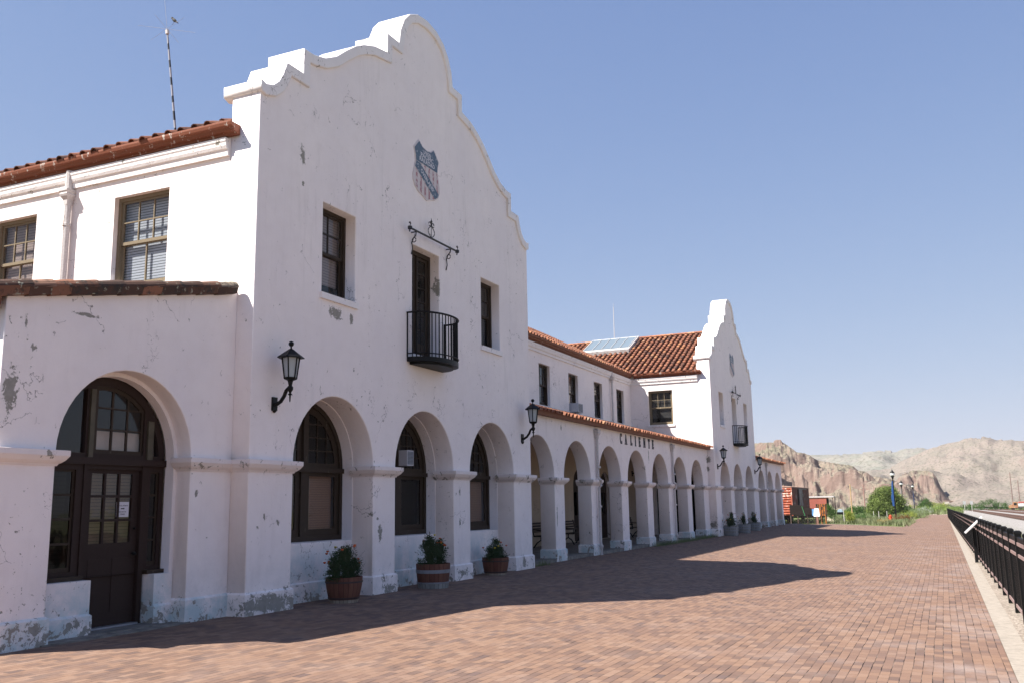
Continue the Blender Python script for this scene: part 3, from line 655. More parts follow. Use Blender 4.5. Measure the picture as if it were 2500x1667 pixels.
# skylight on the far pavilion roof
def slope_pt(y, s, lift): # s along slope in x
    x = s; return Vector((x, y, 8.2 + .49 * (x - (D - .4)) + lift))
sk = MB(); a = [slope_pt(5.25, 38.1, .02), slope_pt(8.15, 38.1, .02), slope_pt(8.15, 40.28, .02), slope_pt(5.25, 40.28, .02)]; b = [p + Vector((-.06, 0, .22)) for p in a]
sk.loft([[tuple(p) for p in a], [tuple(p) for p in b]]); sk = sk.build('skylight', simple('skylight_frame_paint', (.42, .42, .42), .6), ST)
g = MB(); nrm = Vector((-.44, 0, .9)); c = [p + nrm * .012 for p in b]
def lerp(p, q, t): return p + (q - p) * t
ins = [lerp(lerp(c[0], c[1], .03), lerp(c[3], c[2], .03), .14), lerp(lerp(c[0], c[1], .97), lerp(c[3], c[2], .97), .14), lerp(lerp(c[0], c[1], .97), lerp(c[3], c[2], .97), .93), lerp(lerp(c[0], c[1], .03), lerp(c[3], c[2], .03), .93)]
g.add([tuple(p) for p in ins], [(0, 1, 2, 3)])
gm = N('skylight_glass'); gm.fin((.15, .19, .22), .25, .5); g.build('pane', gm.m, sk)
f = MB()
for k in range(6):
    p, q = lerp(ins[0], ins[1], k / 5), lerp(ins[3], ins[2], k / 5); f.tube([p + nrm * .01, q + nrm * .01], .022, 6)
f.build('glazing_bar', bpy.data.materials['skylight_frame_paint'], sk)

# ---- near lean-to wing
plate('wall', [[(-4.25, -.6), (-3.37, -.6)] + arch(-3.37, -.92, -.6, 2.45)[1:-1] + [(-.92, -.6), (0.0, -.6), (0.0, 5.30), (-4.25, 4.43)]], A, A + .30, M['stucco'], ST, bevel=.015)
plate('recess_wall', [arch(-3.40, -.89, -.6, 2.45, 24), [(-3.35, .0)] + arch(-3.37, -.92, .0, 2.45, 24, .06)[1:-1] + [(-.99, .0)]], A + .29, A + .46, M['stucco'], ST)
b = MB(); b.box(-4.25, -4.0, A + .3, 14, -.6, 4.36); b.build('wall', M['stucco'], ST)
one(impost, 'impost', M['capstone'], -4.25, -3.37, A, A + .3); one(impost, 'impost', M['capstone'], -.92, -.02, A, A + .3)
one(plinth, 'plinth', M['stucco_low'], -4.25, -3.37, A, A + .3); one(plinth, 'plinth', M['stucco_low'], -.92, -.04, A, A + .3)
for a_, b_, y_ in ((-3.36, -2.47, .60), (-1.30, -.93, .62)):
    m_ = MB(); m_.box(a_, b_, y_, .98, -.6, .74); m_.build('dwarf_wall', M['stucco_low'], ST); one(plinth, 'plinth', M['stucco_low'], a_ + .02, b_ - .02, y_, .98, .30)
b = MB(); b.prism([(-4.40, 4.36), (-4.40, 4.44), (0, 5.34), (0, 4.9)], 'y', A + .1, 14); rf = b.build('roof', M['tilebase'], ST)
ct = MB(); n = 11; xs = [-4.42, -3.97, -3.64, -3.33, -2.92, -2.49, -2.10, -1.73, -1.34, -.94, -.53, -.12]
tone = [.3, .85, .75, .55, .2, .35, .3, .45, .25, .5, .98]
for k in range(n):
    ct.cur = tone[k]; xa, xb = xs[k] - .05, xs[k + 1]
    za, zb_ = 4.43 + .205 * (xa + 4.25), 4.43 + .205 * (xb + 4.25); rings = []
    for (x, z, r) in ((xa, za, .105), (xb, zb_, .125)):
        rings.append([(x, A + .02 - r * math.cos(t) * 1.25, z + .05 + r * math.sin(t)) for t in [math.pi * q / 8 for q in range(9)]])
    for (x, z, r) in ((xb, zb_, .125), (xa, za, .105)):
        pass
    ct.loft(rings, caps=False)
    ct.cur = tone[(k * 5 + 2) % n] * .8
    ct.loft([[(x, A - .13, z + .06), (x, A - .10, z - .06), (x, A - .02, z - .07), (x, A + .03, z + .05)] for x, z in ((xa, za), (xb, zb_ + .015))])
ct.build('coping_tiles', M['tilecop'], rf, tint=True, recalc=False)
b = MB(); b.prism([(-4.40, 4.22), (-4.5, 4.24), (-4.56, 4.34), (-4.56, 4.42), (-4.38, 4.42)], 'y', A - .1, 14); b.build('gutter', M['fascia'], ST)
# step and slab at the door
b = MB(); b.box(-2.50, -1.27, .40, 1.05, -.2, .035); b.build('doorstep', M['slab'], ST)
b = MB(); b.prism([(-3.45, .28), (-2.5, .20), (-1.2, .22), (-.85, .30), (-.85, .9), (-3.45, .9)], 'z', -.2, .018); b.build('slab', M['slab'], ST)
# door assembly
YD = .84
fr = plate('door_frame', [arch(-3.30, -.99, .70, 2.45, 28), rect(-3.18, -2.62, .84, 2.28), rect(-1.22, -1.08, .84, 2.28)] if False else [arch(-3.31, -.985, .76, 2.45, 28), rect(-2.44, -1.42, .761, 2.28), rect(-3.12, -2.62, .86, 2.26), rect(-1.25, -1.07, .86, 2.26),
     clip_disc(rect(-2.36, -1.42, 2.50, 3.7), -2.145, 2.45, 1.04), clip_disc(rect(-1.24, -.9, 2.50, 3.7), -2.145, 2.45, 1.04), clip_disc(rect(-3.3, -2.5, 2.50, 3.7), -2.145, 2.45, 1.04)], YD, YD + .10, M['door'], ST)
b = MB(); b.box(-2.50, -2.43, YD - .02, YD + .08, 0, 2.36); b.box(-1.43, -1.34, YD - .02, YD + .08, 0, 2.36); b.box(-3.31, -.985, YD - .05, YD + .02, 2.34, 2.44)
b.build('jamb', M['door'], fr)
for a_, b_ in ((-3.30, -2.49), (-1.33, -.99)): b = MB(); b.box(a_, b_, YD - .10, YD + .02, .74, .80); b.build('sill', M['frame'], fr)
om = simple('olive_mullion_paint', (.085, .075, .052), .6)
for a_, b_, h_ in ((-2.455, -2.375, 3.42), (-1.36, -1.25, 3.03)): b = MB(); b.box(a_, b_, YD - .03, YD + .04, 2.44, h_); b.build('mullion', om, fr)
bars = MB(); 
hs_ = []
for i in range(3):
    for j in range(3):
        hcell = clip_disc(rect(-2.28 + i * .285, -2.28 + i * .285 + .255, 2.56 + j * .31, 2.56 + j * .31 + .285), -2.145, 2.45, .98)
        if hcell: hs_.append(hcell)
plate('fanlight_sash', [clip_disc(rect(-2.37, -1.41, 2.49, 3.7), -2.145, 2.45, 1.05)] + hs_, YD + .03, YD + .06, M['frame'], fr)
p = MB(); p.prism(arch(-3.25, -1.05, 2.42, 2.45, 20), 'y', YD + .045, YD + .049); p.build('pane', M['glass'], fr)
p = MB(); p.box(-2.38, -1.4, YD + .12, YD + .125, 2.46, 2.84); p.box(-1.24, -1.0, YD + .12, YD + .125, 2.46, 2.80); p.box(-3.2, -2.9, YD + .12, YD + .125, 2.46, 2.80); p.build('shade', M['shade'], fr)
# sidelights
for a_, b_ in ((-3.13, -2.61), (-1.26, -1.06)):
    plate('sidelight', [rect(a_, b_, .85, 2.27)] + [rect(a_ + .04, b_ - .04, .92 + j * .335, 1.225 + j * .335) for j in range(4)], YD + .03, YD + .06, M['frame'], fr)
    p = MB(); p.box(a_, b_, YD + .045, YD + .048, .86, 2.26); p.build('pane', M['glass_dark'], fr)
    p = MB(); p.box(a_, b_, YD + .2, YD + .204, .86, 2.26); p.build('blind', M['blind_dark'], fr)
i = MB(); i.box(-3.5, -.8, YD + .6, YD + .62, 0, 3.8); i.build('dark_backing', M['dark_backing'], fr)
dl = plate('door', [rect(-2.43, -1.43, .03, 2.34)] + [rect(-2.30 + i * .262, -2.30 + i * .262 + .225, 1.22 + j * .345, 1.22 + j * .345 + .31) for i in range(3) for j in range(3)], YD + .05, YD + .095, M['door'], ST)
b = MB(); b.box(-2.29, -1.99, YD + .042, YD + .052, .25, 1.0); b.box(-1.86, -1.56, YD + .042, YD + .052, .25, 1.0); b.build('panel', M['door'], dl)
p = MB(); p.box(-2.33, -1.52, YD + .07, YD + .074, 1.2, 2.26); p.build('pane', M['glass'], dl)
p = MB(); p.box(-2.36, -1.5, YD + .14, YD + .144, 1.15, 2.3); p.build('blind', blind('brown_door_blind', (.22, .145, .085), .05, .12), dl)
b = MB(); b.lathe((-1.50, YD + .0, 1.05), [(.0, -.03), (.03, -.02), (.035, 0), (.03, .02), (.0, .03)], 10); b.lathe((-1.50, YD + .02, 1.42), [(.0, -.025), (.025, 0), (.0, .025)], 10); b.tube([(-1.5, YD, 1.05), (-1.5, YD + .06, 1.05)], .012, 8); b.build('handle', M['black'], dl)
b = MB(); b.box(-2.44, -1.42, YD - .06, YD + .05, .0, .06); b.build('threshold', simple('aluminium_threshold', (.35, .37, .42), .35, .5, .1, 3, .6), dl)
# the printed notice on the door glass
nx, nz, ny = -1.70, 1.70, YD + .066
no = MB(); no.box(nx - .115, nx + .115, ny - .003, ny, nz - .11, nz + .11); no = no.build('paper_notice', simple('white_paper', (.62, .60, .64), .8, .2, .05))
tag(no, 'small white printed notice with a black arrow stuck on the glass of the brown door', 'notice')
ink = simple('black_ink', (.02, .02, .02), .7, .2)
for t_, z_, w_ in (('CITY HALL ENTRANCE', .055, .19), ('AROUND THE', -.035, .13), ('CORNER', -.07, .09)): put_text(t_, .026, nx, nz + z_, ny - .0045, ink, no, w_)
b = MB(); b.prism([(nx - .035, nz + .005), (nx + .02, nz + .005), (nx + .02, nz - .002), (nx + .036, nz + .0125), (nx + .02, nz + .027), (nx + .02, nz + .02), (nx - .035, nz + .02)], 'y', ny - .005, ny - .0035); b.build('arrow', ink, no)

# ---- CALIENTE, painted serif capitals
def letters():
    G = {'C': None}
    h, w0, st, ha = .38, .26, .074, .032
    def I(x, mb, b=st): mb.append(rect(x, x + b, 0, h)); mb.append(rect(x - .03, x + b + .03, 0, ha)); mb.append(rect(x - .03, x + b + .03, h - ha, h))
    out = []
    def C(x):
        P = []; n = 18
        for k in range(n + 1): t = R(42 + 276 * k / n); P.append((x + .12 + .115 * math.cos(t), h / 2 + (h / 2 + .005) * math.sin(t)))
        Q = []
        for k in range(n + 1): t = R(38 + 284 * k / n); Q.append((x + .135 + .075 * math.cos(t), h / 2 + (h / 2 - .022) * math.sin(t)))
        return [P + Q[::-1], [(x + .185, h * .70), (x + .215, h * .70), (x + .215, h), (x + .205, h)], [(x + .185, h * .30), (x + .215, h * .30), (x + .215, .02), (x + .2, .0)]]
    def Aa(x): return [[(x + .10, h), (x + .14, h), (x + .235, ha), (x + .175, ha)], [(x + .115, h - .05), (x + .125, h - .01), (x + .045, ha), (x + .02, ha)], rect(x + .06, x + .19, .12, .142), rect(x - .01, x + .08, 0, ha), rect(x + .145, x + .265, 0, ha)]
    def L(x): q = []; I(x + .03, q); q += [rect(x + .03, x + .19, 0, ha), [(x + .17, 0), (x + .20, 0), (x + .21, .11), (x + .195, .11)]]; return q
    def Ee(x): q = L(x); q += [rect(x + .03, x + .185, h - ha, h), [(x + .165, h), (x + .195, h), (x + .2, h - .10), (x + .19, h - .10)], rect(x + .09, x + .15, h / 2 - .01, h / 2 + .012), [(x + .15, h / 2 - .055), (x + .165, h / 2 - .055), (x + .165, h / 2 + .055), (x + .15, h / 2 + .055)]]; return q
    def Nn(x): return [rect(x + .02, x + .045, ha, h), rect(x + .20, x + .225, 0, h - ha), [(x + .0, h), (x + .06, h), (x + .225, 0), (x + .185, 0)], rect(x - .01, x + .075, 0, ha), rect(x + .17, x + .255, h - ha, h)]
    def T(x): q = []; q += [rect(x + .09, x + .09 + st, 0, h), rect(x + .06, x + .18, 0, ha), rect(x, x + .24, h - ha, h), [(x, h), (x + .012, h - .10), (x + .022, h - .10), (x + .04, h - ha)], [(x + .24, h), (x + .228, h - .10), (x + .218, h - .10), (x + .2, h - ha)]]; return q
    def Ii(x): q = []; I(x + .03, q); return q
    xs_ = [20.64, 21.22, 21.90, 22.48, 22.98, 23.62, 24.26, 24.82]
    for fn, x in zip((C, Aa, L, Ii, Ee, Nn, T, Ee), xs_): out.append((fn(0), x))
    return out
lt = None
for polys, x in letters():
    mb = MB()
    for q, P in enumerate(polys): mb.prism([(x + a, 3.83 + b) for a, b in P], 'y', A - .022 - q * .0006, A + .004)
    mb.build('letter', M['letter'], ST)

# ------------------------------------------------------------------ wall lanterns
def lantern():
    t = thing('wall_lantern', '', 'wall lamp')
    c = (0, -.34, 0)
    b = MB(); b.lathe((0, -.34, .80), [(.0, 0), (.03, .01), (.045, .035), (.045, .06), (.03, .085), (.0, .095)], 12); b.lathe((0, -.34, .55), [(.015, .27), (.015, .22), (.05, .2), (.23, .07), (.235, .055), (.05, .06)][::-1], 6, R(20)); b.build('lamp_roof', M['black'], t)
    cg = MB()
    for k in range(6):
        an = R(20 + 60 * k); r0, r1 = .105, .150
        cg.tube([(r0 * math.cos(an), -.34 + r0 * math.sin(an), .27), (r1 * math.cos(an), -.34 + r1 * math.sin(an), .61)], .012, 6)
    cg.lathe((0, -.34, .19), [(.04, 0), (.05, .03), (.11, .055), (.12, .08), (.10, .09)], 6, R(20)); cg.build('cage', M['black'], t)
    g = MB(); g.lathe((0, -.34, .27), [(.092, 0), (.138, .335)], 6, R(20)); g.build('lamp_glass', M['milk'], t)
    a = MB(); a.lathe((0, -.34, .02), [(.0, -.17), (.012, -.14), (.016, -.05), (.04, -.03), (.016, -.01), (.03, .02), (.05, .05), (.052, .09), (.03, .12), (.045, .19)], 10)
    a.tube([(0, -.30, .09), (0, -.26, .06), (0, -.22, -.03), (0, -.15, -.12), (0, -.06, -.17), (0, -.02, -.17)], .032, 8); a.build('arm', M['black'], t)
    p = MB(); p.box(-.06, .06, -.035, .001, -.27, -.04); p.lathe((0, -.02, -.31), [(.0, 0), (.03, .02), (.04, .05)], 8); p.build('backplate', M['black'], t)
    return t
ln = lantern(); ln['group'] = 'black lanterns on the station front'; ln.location = (.58, 0, 3.58)
ln['label'] = 'black iron wall lantern left of the nearest big gable, largest in view'
dup(ln, (10.98, 0, 3.60), label='black wall lantern at the right edge of the near gable beside the first open arch')
dup(ln, (D + .62, 0, 3.60), label='black wall lantern on the far gable left of its first arch')
dup(ln, (D + 10.98, 0, 3.60), label='black wall lantern at the far end of the far gable under the short tiled roof')

# ------------------------------------------------------------------ antennas, bird, air conditioners
def antenna(loc, h, top, label, lean=0.0, thick=.022):
    t = thing('antenna', label, 'antenna', loc); t.rotation_euler = (lean, 0, 0)
    m_ = N('banded_mast'); z = m_.sep()[2]; f = m_.math('FRACT', m_.math('ADD', m_.math('MULTIPLY', z, 1.9), m_.noise(2.0))); mat_ = m_.fin(m_.mix(m_.math('GREATER_THAN', f, .55), (.28, .27, .30), (.012, .012, .02)), .5)
    b = MB(); b.tube([(0, 0, 0), (0, 0, h)], thick, 6, thick * .7); b.build('mast', mat_ if top else M['pipe'], t)
    e = MB()
    if top:
        for a_ in (20, 80, 140): c_, s_ = math.cos(R(a_)), math.sin(R(a_)); e.tube([(-.75 * c_, -.75 * s_, h), (.75 * c_, .75 * s_, h + .04)], .0035, 4)
        e.tube([(0, 0, h), (0, 0, h + 1.2)], .005, 4); e.lathe((0, 0, h - .16), [(.0, 0), (.05, .02), (.05, .14), (.0, .17)], 8)
    else: e.tube([(0, 0, h), (0, 0, h + .25)], .008, 4); e.lathe((0, 0, h - .02), [(0, 0), (.03, .02), (0, .05)], 6)
    e.build('antenna_whips', M['pipe'], t); return t
antenna((5.78, 7.62, 11.0), 3.85, True, 'tall banded radio antenna leaning above the near tiled roof, a bird on its top', R(-9), .035)
antenna((D + W / 2, 6.86, 11.2), 2.1, False, 'slim white mast behind the skylight of the far roof')
bd_ = MB(); bc = Vector((5.78, 8.13, 14.90))
def ell(mb, c, r, d, n=8):
    d = d.normalized(); u = d.cross(Vector((0, 0, 1))); u = u.normalized() if u.length > .01 else Vector((1, 0, 0)); w = d.cross(u); rings = []
    for i in range(n + 1):
        t = math.pi * (i + .05) / (n + .1); rings.append([tuple(c + d * (-math.cos(t) * r[0]) + (u * math.cos(2 * math.pi * k / 8) + w * math.sin(2 * math.pi * k / 8)) * math.sin(t) * r[1]) for k in range(8)])
    mb.loft(rings)
dd = Vector((0, -.75, -.65)); bb = bc + Vector((0, -.16, .12))
ell(bd_, bb, (.10, .045), dd); ell(bd_, bb - dd.normalized() * .10 + Vector((0, .0, .015)), (.04, .034), dd); bd_.tube([bb + dd.normalized() * .08, bb + dd.normalized() * .20], .022, 6, .008); bd_.tube([bb - dd.normalized() * .13, bb - dd.normalized() * .165 + Vector((0, .01, -.01))], .010, 5, .002); bd_.tube([bb + Vector((0, .01, -.03)), bc + Vector((0, -.10, .0))], .005, 4)
tag(bd_.build('bird', simple('dark_feathers', (.05, .045, .04), .7), None, True), 'small dark bird perched on top of the tall antenna', 'bird')

def ac_unit(loc, s, label, orient='y'):
    t = thing('air_conditioner', label, 'air conditioner', loc, group=None)
    b = MB(); w, d, h = s; b.box(0, w, 0, d, 0, h); b.build('casing', simple('white_casing', (.50, .50, .54), .5, .3, .06), t)
    g = MB(); g.box(w * .08, w * .92, -.006, .002, h * .08, h * .92); g.build('grille', blind('ac_grille', (.28, .30, .34), .03, .4), t)
    return t
ac_unit((5.78, .48, 2.57), (.28, .28, .34), 'small white air conditioner in the arched window of the middle near arch')
ac_unit((25.80, 3.86, 5.62), (.62, .48, .40), 'white air conditioner box sticking out of an upstairs window above the arcade')

# ------------------------------------------------------------------ planters
def leafy(mb, c, rad, n, size, rng, aspect=2.2, squash=1.0, hollow=.0):
    for _ in range(n):
        while True:
            p = Vector((rng.uniform(-1, 1), rng.uniform(-1, 1), rng.uniform(-1, 1)))
            if hollow < p.length < 1: break
        q = Vector(c) + Vector((p.x * rad[0], p.y * rad[1], p.z * rad[2]))
        d = Vector((rng.gauss(0, 1), rng.gauss(0, 1), rng.gauss(.3, 1))).normalized(); e = d.cross(Vector((rng.gauss(0, 1), rng.gauss(0, 1), rng.gauss(0, 1)))).normalized()
        l = size * rng.uniform(.6, 1.4); w = l / aspect; mb.cur = rng.random()
        mb.add([tuple(q), tuple(q + d * l * .5 + e * w * .5), tuple(q + d * l), tuple(q + d * l * .5 - e * w * .5)], [(0, 1, 2, 3)])
def leaf_mat(name, a, b, c=None):
    n = N(name); t = n.attr('tint'); k = n.mix(t, a, b)
    if c: k = n.mix(n.math('GREATER_THAN', t, .93), k, c)
    k = n.mix(n.step(n.noise(.9, 3), .4, .65), k, tuple(v * .75 for v in a))
    m = n.fin(k, .6, .25); n.b.inputs['Subsurface Weight'].default_value = 0.0
    tr = n.new('ShaderNodeBsdfTranslucent'); n.link(k, tr.inputs[0]); mx = n.new('ShaderNodeMixShader'); mx.inputs[0].default_value = .25
    n.link(n.b.outputs[0], mx.inputs[1]); n.link(tr.outputs[0], mx.inputs[2]); n.link(mx.outputs[0], n.out.inputs[0]); return m
M['leaf_dark'] = leaf_mat('marigold_leaves', (.028, .055, .022), (.06, .10, .04))
def barrel_mat(name, a, b):
    n = N(name); s = n.sep(); ang = n.math('ARCTAN2', s[1], s[0]); st = n.math('FRACT', n.math('MULTIPLY', ang, 3.5)); ids = n.math('FLOOR', n.math('MULTIPLY', ang, 3.5))
    w = n.new('ShaderNodeTexWhiteNoise'); w.noise_dimensions = '1D'; n.link(ids, w.inputs['W']); c = n.mix(w.outputs['Value'], a, b); c = n.mix(n.math('LESS_THAN', st, .06), c, (.01, .008, .006))
    c = n.mix(n.math('MULTIPLY', n.step(n.noise(7, 5, .7, n.scale((1, 1, .3))), .5, .7), .5), c, tuple(v * .5 for v in a)); n.bump(n.noise(20, 4, .6, n.scale((1, 1, .15))), .4, .01); return n.fin(c, .7, .25)
M['barrel_red'] = barrel_mat('red_stained_staves', (.10, .035, .025), (.17, .075, .05)); M['barrel_grey'] = barrel_mat('grey_staves', (.16, .165, .165), (.30, .30, .29))
M['barrel_pale'] = barrel_mat('bare_pale_staves', (.24, .20, .16), (.36, .31, .26)); M['hoop_dark'] = simple('dark_hoop', (.05, .03, .028), .6, .4); M['hoop_grey'] = simple('galvanised_hoop', (.20, .21, .235), .5, .5, .2); M['soil'] = simple('potting_soil', (.03, .022, .016), .95, .1)
def planter(loc, r0, r1, h, kind, label, plabel, seed, ph, shape):
    t = thing('planter_barrel', label, 'planter', loc); z = lambda q: q * h; rr = lambda q: r0 + (r1 - r0) * math.sin(min(q, 1) * math.pi * .5)
    st = MB(); pr = [(rr(q), z(q)) for q in (0 if kind != 'red' else .13, .3, .5, .7, .85, 1.0)] + [(r1 - .035, h), (r1 - .045, h - .06)]
    st.lathe((0, 0, 0), pr, 28); st.build('staves', M['barrel_red' if kind in ('red', 'half') else 'barrel_grey'], t)
    if kind == 'red': q = MB(); q.lathe((0, 0, 0), [(r0, 0), (rr(.13), z(.13))], 28); q.build('base', M['barrel_pale'], t)
    if kind == 'half': q = MB(); q.lathe((0, 0, 0), [(r0 * 1.0 + .004, 0), (rr(.22) + .004, z(.22))], 28); q.build('base', M['barrel_grey'], t)
    hp_ = MB(); hm = 'hoop_dark' if kind == 'red' else 'hoop_grey'
    for q, wd_ in (((.15, .035), (.78, .03)) if kind == 'red' else ((.2, .03), (.62, .07)) if kind == 'half' else ((.16, .04), (.48, .05), (.74, .05))):
        hp_.lathe((0, 0, 0), [(rr(q) + .001, z(q)), (rr(q) + .010, z(q)), (rr(q + wd_ / h) + .010, z(q) + wd_), (rr(q + wd_ / h) + .001, z(q) + wd_)], 28)
    hp_.build('hoops', M[hm], t)
    s_ = MB(); s_.lathe((0, 0, 0), [(r1 - .04, h - .07), (.01, h - .05)], 20); s_.build('soil', M['soil'], t)
    rng = random.Random(seed); p = thing('potted_plant', plabel, 'potted plant', (loc[0], loc[1], loc[2] + h - .05)); f = MB(); stm = MB(); fl = MB(); fy = MB()
    for (cx_, cy_, hh, sp, n) in shape:
        for k in range(max(3, n // 60)):
            a_ = rng.uniform(0, 6.28); e_ = Vector((cx_ + sp * .5 * math.cos(a_), cy_ + sp * .4 * math.sin(a_), hh * rng.uniform(.7, 1)))
            stm.tube([(cx_ * .8 + rng.uniform(-.04, .04), cy_ * .8, -.03), tuple(e_ * .5 + Vector((cx_, cy_, 0)) * .5 * .6), tuple(e_)], .004, 4)
        for k in range(n // 34):
            zc = rng.uniform(.02, 1) * hh; w_ = sp * (.55 + .6 * math.sin(3.0 * zc / hh + .5)) * rng.uniform(.5, 1.15); a_ = rng.uniform(0, 6.28); rr_ = rng.uniform(0, 1) * w_
            leafy(f, (cx_ + rr_ * math.cos(a_), cy_ + rr_ * math.sin(a_) * .8, zc * rng.uniform(.85, 1.12)), (.05, .05, .045), 26, .045, rng, 4.5)
        for k in range(4 if hh > .3 else 3):
            a_ = rng.uniform(0, 6.28); q = (cx_ + sp * .8 * math.cos(a_), cy_ + sp * .8 * math.sin(a_), hh * rng.uniform(.75, 1.12)); (fl if rng.random() < .6 else fy).lathe(q, [(.004, -.015), (.022, 0), (.018, .015), (.004, .02)], 8)
    p.scale = (1.32, 1.3, 1.08); f.build('leaves', M['leaf_dark'], p, recalc=False, tint=True); stm.build('stems', simple('green_stems', (.05, .07, .03), .7), p)
    if fl.v: fl.build('blossoms', simple('rust_orange_petals', (.45, .10, .03), .7), p)
    if fy.v: fy.build('blossoms', simple('yellow_petals', (.55, .42, .04), .7), p)
planter((2.44, -.20, -.01), .25, .335, .45, 'red', 'red stained half barrel planter in front of the first arched window', 'tall wispy marigold plant with orange and brown blossoms in the nearest red barrel', 3, .6, [(.02, 0, .55, .20, 3000), (.24, 0, .30, .18, 1600), (-.24, 0, .33, .17, 1500), (-.12, .05, .46, .2, 1000)])
planter((5.53, -.31, -.01), .31, .36, .50, 'half', 'brown barrel planter with a broad grey hoop in front of the middle arched window', 'two leafy marigold clumps with yellow blossoms in the broad hooped barrel', 5, .6, [(-.13, 0, .52, .25, 4400), (.22, 0, .46, .17, 2600)])
planter((9.10, -.06, -.01), .26, .33, .42, 'red', 'red stained half barrel planter in front of the third arched window', 'low dark bushy plant with one upright shoot in the third barrel', 9, .5, [(0, 0, .48, .14, 1300), (.17, 0, .27, .22, 2200), (-.19, 0, .27, .20, 2000)])
planter((36.02, -.36, -.02), .34, .37, .52, 'grey', 'grey weathered wine barrel planter nearest of three at the far gable', 'wide dark shrub in the nearest grey barrel of the far gable', 11, .4, [(-.08, 0, .36, .38, 4200), (.24, 0, .60, .18, 2000)])
planter((40.0, -.24, -.02), .34, .37, .48, 'grey', 'grey weathered wine barrel planter, middle of three at the far gable', 'dark upright shrub in the middle grey barrel of the far gable', 12, .4, [(0, 0, .42, .3, 1800), (.14, 0, .58, .12, 600)])
planter((44.2, -.06, -.02), .34, .37, .48, 'grey', 'grey weathered wine barrel planter, farthest of three at the far gable', 'dark shrub with two shoots in the farthest grey barrel', 13, .4, [(-.18, 0, .58, .15, 1000), (.22, 0, .5, .13, 900), (0, 0, .3, .32, 1500)])

# benches under the arcade
def bench():
    t = thing('bench', '', 'bench'); s_ = MB()
    for k in range(5): s_.box(-.9, .9, -.22 + k * .1, -.15 + k * .1, .43, .455)
    s_.build('seat', simple('bench_slats', (.06, .045, .035), .7), t)
    b = MB()
    for k in range(4): b.box(-.9, .9, .27 + k * .03, .30 + k * .03, .55 + k * .1, .62 + k * .1)
    b.build('backrest', simple('bench_back_slats', (.07, .05, .04), .7), t)
    for x in (-.82, .82):
        l = MB(); l.tube([(x, -.25, 0), (x, -.14, .18), (x, 0, .28), (x, .16, .18), (x, .30, 0)], .025, 6); l.tube([(x, -.25, .42), (x, .28, .42), (x, .42, .95)], .025, 6); l.tube([(x, 0, .28), (x, 0, .42)], .025, 6)
        l.tube([(x, -.25, .42), (x, -.22, .62), (x, .32, .66)], .022, 6); l.build('leg', M['black'], t)
    return t
bn = bench(); bn['group'] = 'iron benches under the arcade'; bn.location = (21.3, 3.5, .1); bn['label'] = 'black iron bench under the arcade behind the first open arch'
dup(bn, (24.1, 3.5, .1), label='black iron bench under the arcade behind the second open arch'); dup(bn, (30.2 - 1.9 + 3.0, 3.3, .1), label='black iron bench under the arcade seen through the third open arch')
ln2 = dup(ln, (34.2, 4.15, 3.35), label='dark lantern hanging on the back wall inside the arcade')

# ------------------------------------------------------------------ ground sheets
def sheet(name, xs, ys, zfn, mat, uv=None):
    vs = [(x, y, zfn(x, y)) for x in xs for y in ys]; ny = len(ys); fs = [(i * ny + j, (i + 1) * ny + j, (i + 1) * ny + j + 1, i * ny + j + 1) for i in range(len(xs) - 1) for j in range(ny - 1)]
    me = bpy.data.meshes.new(name); me.from_pydata(vs, [], fs); me.update(); return struct(obj(name, me, mat, None, True))
def rng_(a, b, n): return [a + (b - a) * i / n for i in range(n + 1)]
gx = [-3000, -800, -200, -60] + rng_(-40, 90, 52) + [100, 120, 150, 200, 260, 320, 420, 800, 1600, 4000]; gy = [-4000, -1200, -400, -120, -60, -34, -30, -20, -15, -12.2, -11.0, -9, -7, -5, -3, -1.5, 0, 1, 3, 8, 16, 40, 150, 600, 3000]
sheet('ground', gx, gy, lambda x, y: gz(x, y) - .03, M['ground'])
px = rng_(-40, 75, 60) + [76.5]; 
sheet('brick_platform', px, [-10.72, -9, -7, -5, -3, -1.5, 0, .5, 1.2, 4.4], lambda x, y: gz(x, y), M['brick'])
# the far part of the platform narrows into a path
def poly_sheet(name, pts, mat, lift):
    me = bpy.data.meshes.new(name); bm = bmesh.new(); vs = [bm.verts.new((x, y, 0)) for x, y in pts]; bm.faces.new(vs); bmesh.ops.triangulate(bm, faces=bm.faces)
    for ax in (0,):
        for k in range(-40, 260, 5): bmesh.ops.bisect_plane(bm, geom=bm.verts[:] + bm.edges[:] + bm.faces[:], plane_co=(k, 0, 0), plane_no=(1, 0, 0))
        for k in (-10.9, -9, -7, -5, -3, -1.5, 0): bmesh.ops.bisect_plane(bm, geom=bm.verts[:] + bm.edges[:] + bm.faces[:], plane_co=(0, k, 0), plane_no=(0, 1, 0))
    for v in bm.verts: v.co.z = gz(v.co.x, v.co.y) + lift
    bmesh.ops.recalc_face_normals(bm, faces=bm.faces)
    for f in bm.faces:
        if f.normal.z < 0: f.normal_flip()
    bm.to_mesh(me); bm.free(); return struct(obj(name, me, mat))
poly_sheet('brick_path', [(76.5, -10.72), (76.5, -7.0), (88, -6.6), (110, -6.6), (160, -7.2), (196, -7.4), (196, -10.85)], M['brick'], 0.0)
poly_sheet('brick_path', [(76.5, -7.0), (76.5, 6.0), (95, 6.0), (95.4, 3.0), (93.5, .8), (84, -3.6)], M['brick'], .0)
poly_sheet('dirt_path', [(196, -7.4), (230, -6), (230, -11), (196, -10.85)], M['dirtpath'], .0)
poly_sheet('kerb_edging', [(-40, -10.72), (-40, -10.97), (196, -11.0), (196, -10.85), (76.5, -10.72)], M['concrete'], .012)
poly_sheet('pebble_strip', [(-40, -10.97), (-40, -11.6), (196, -11.6), (196, -11.0)], M['pebble'], .004)
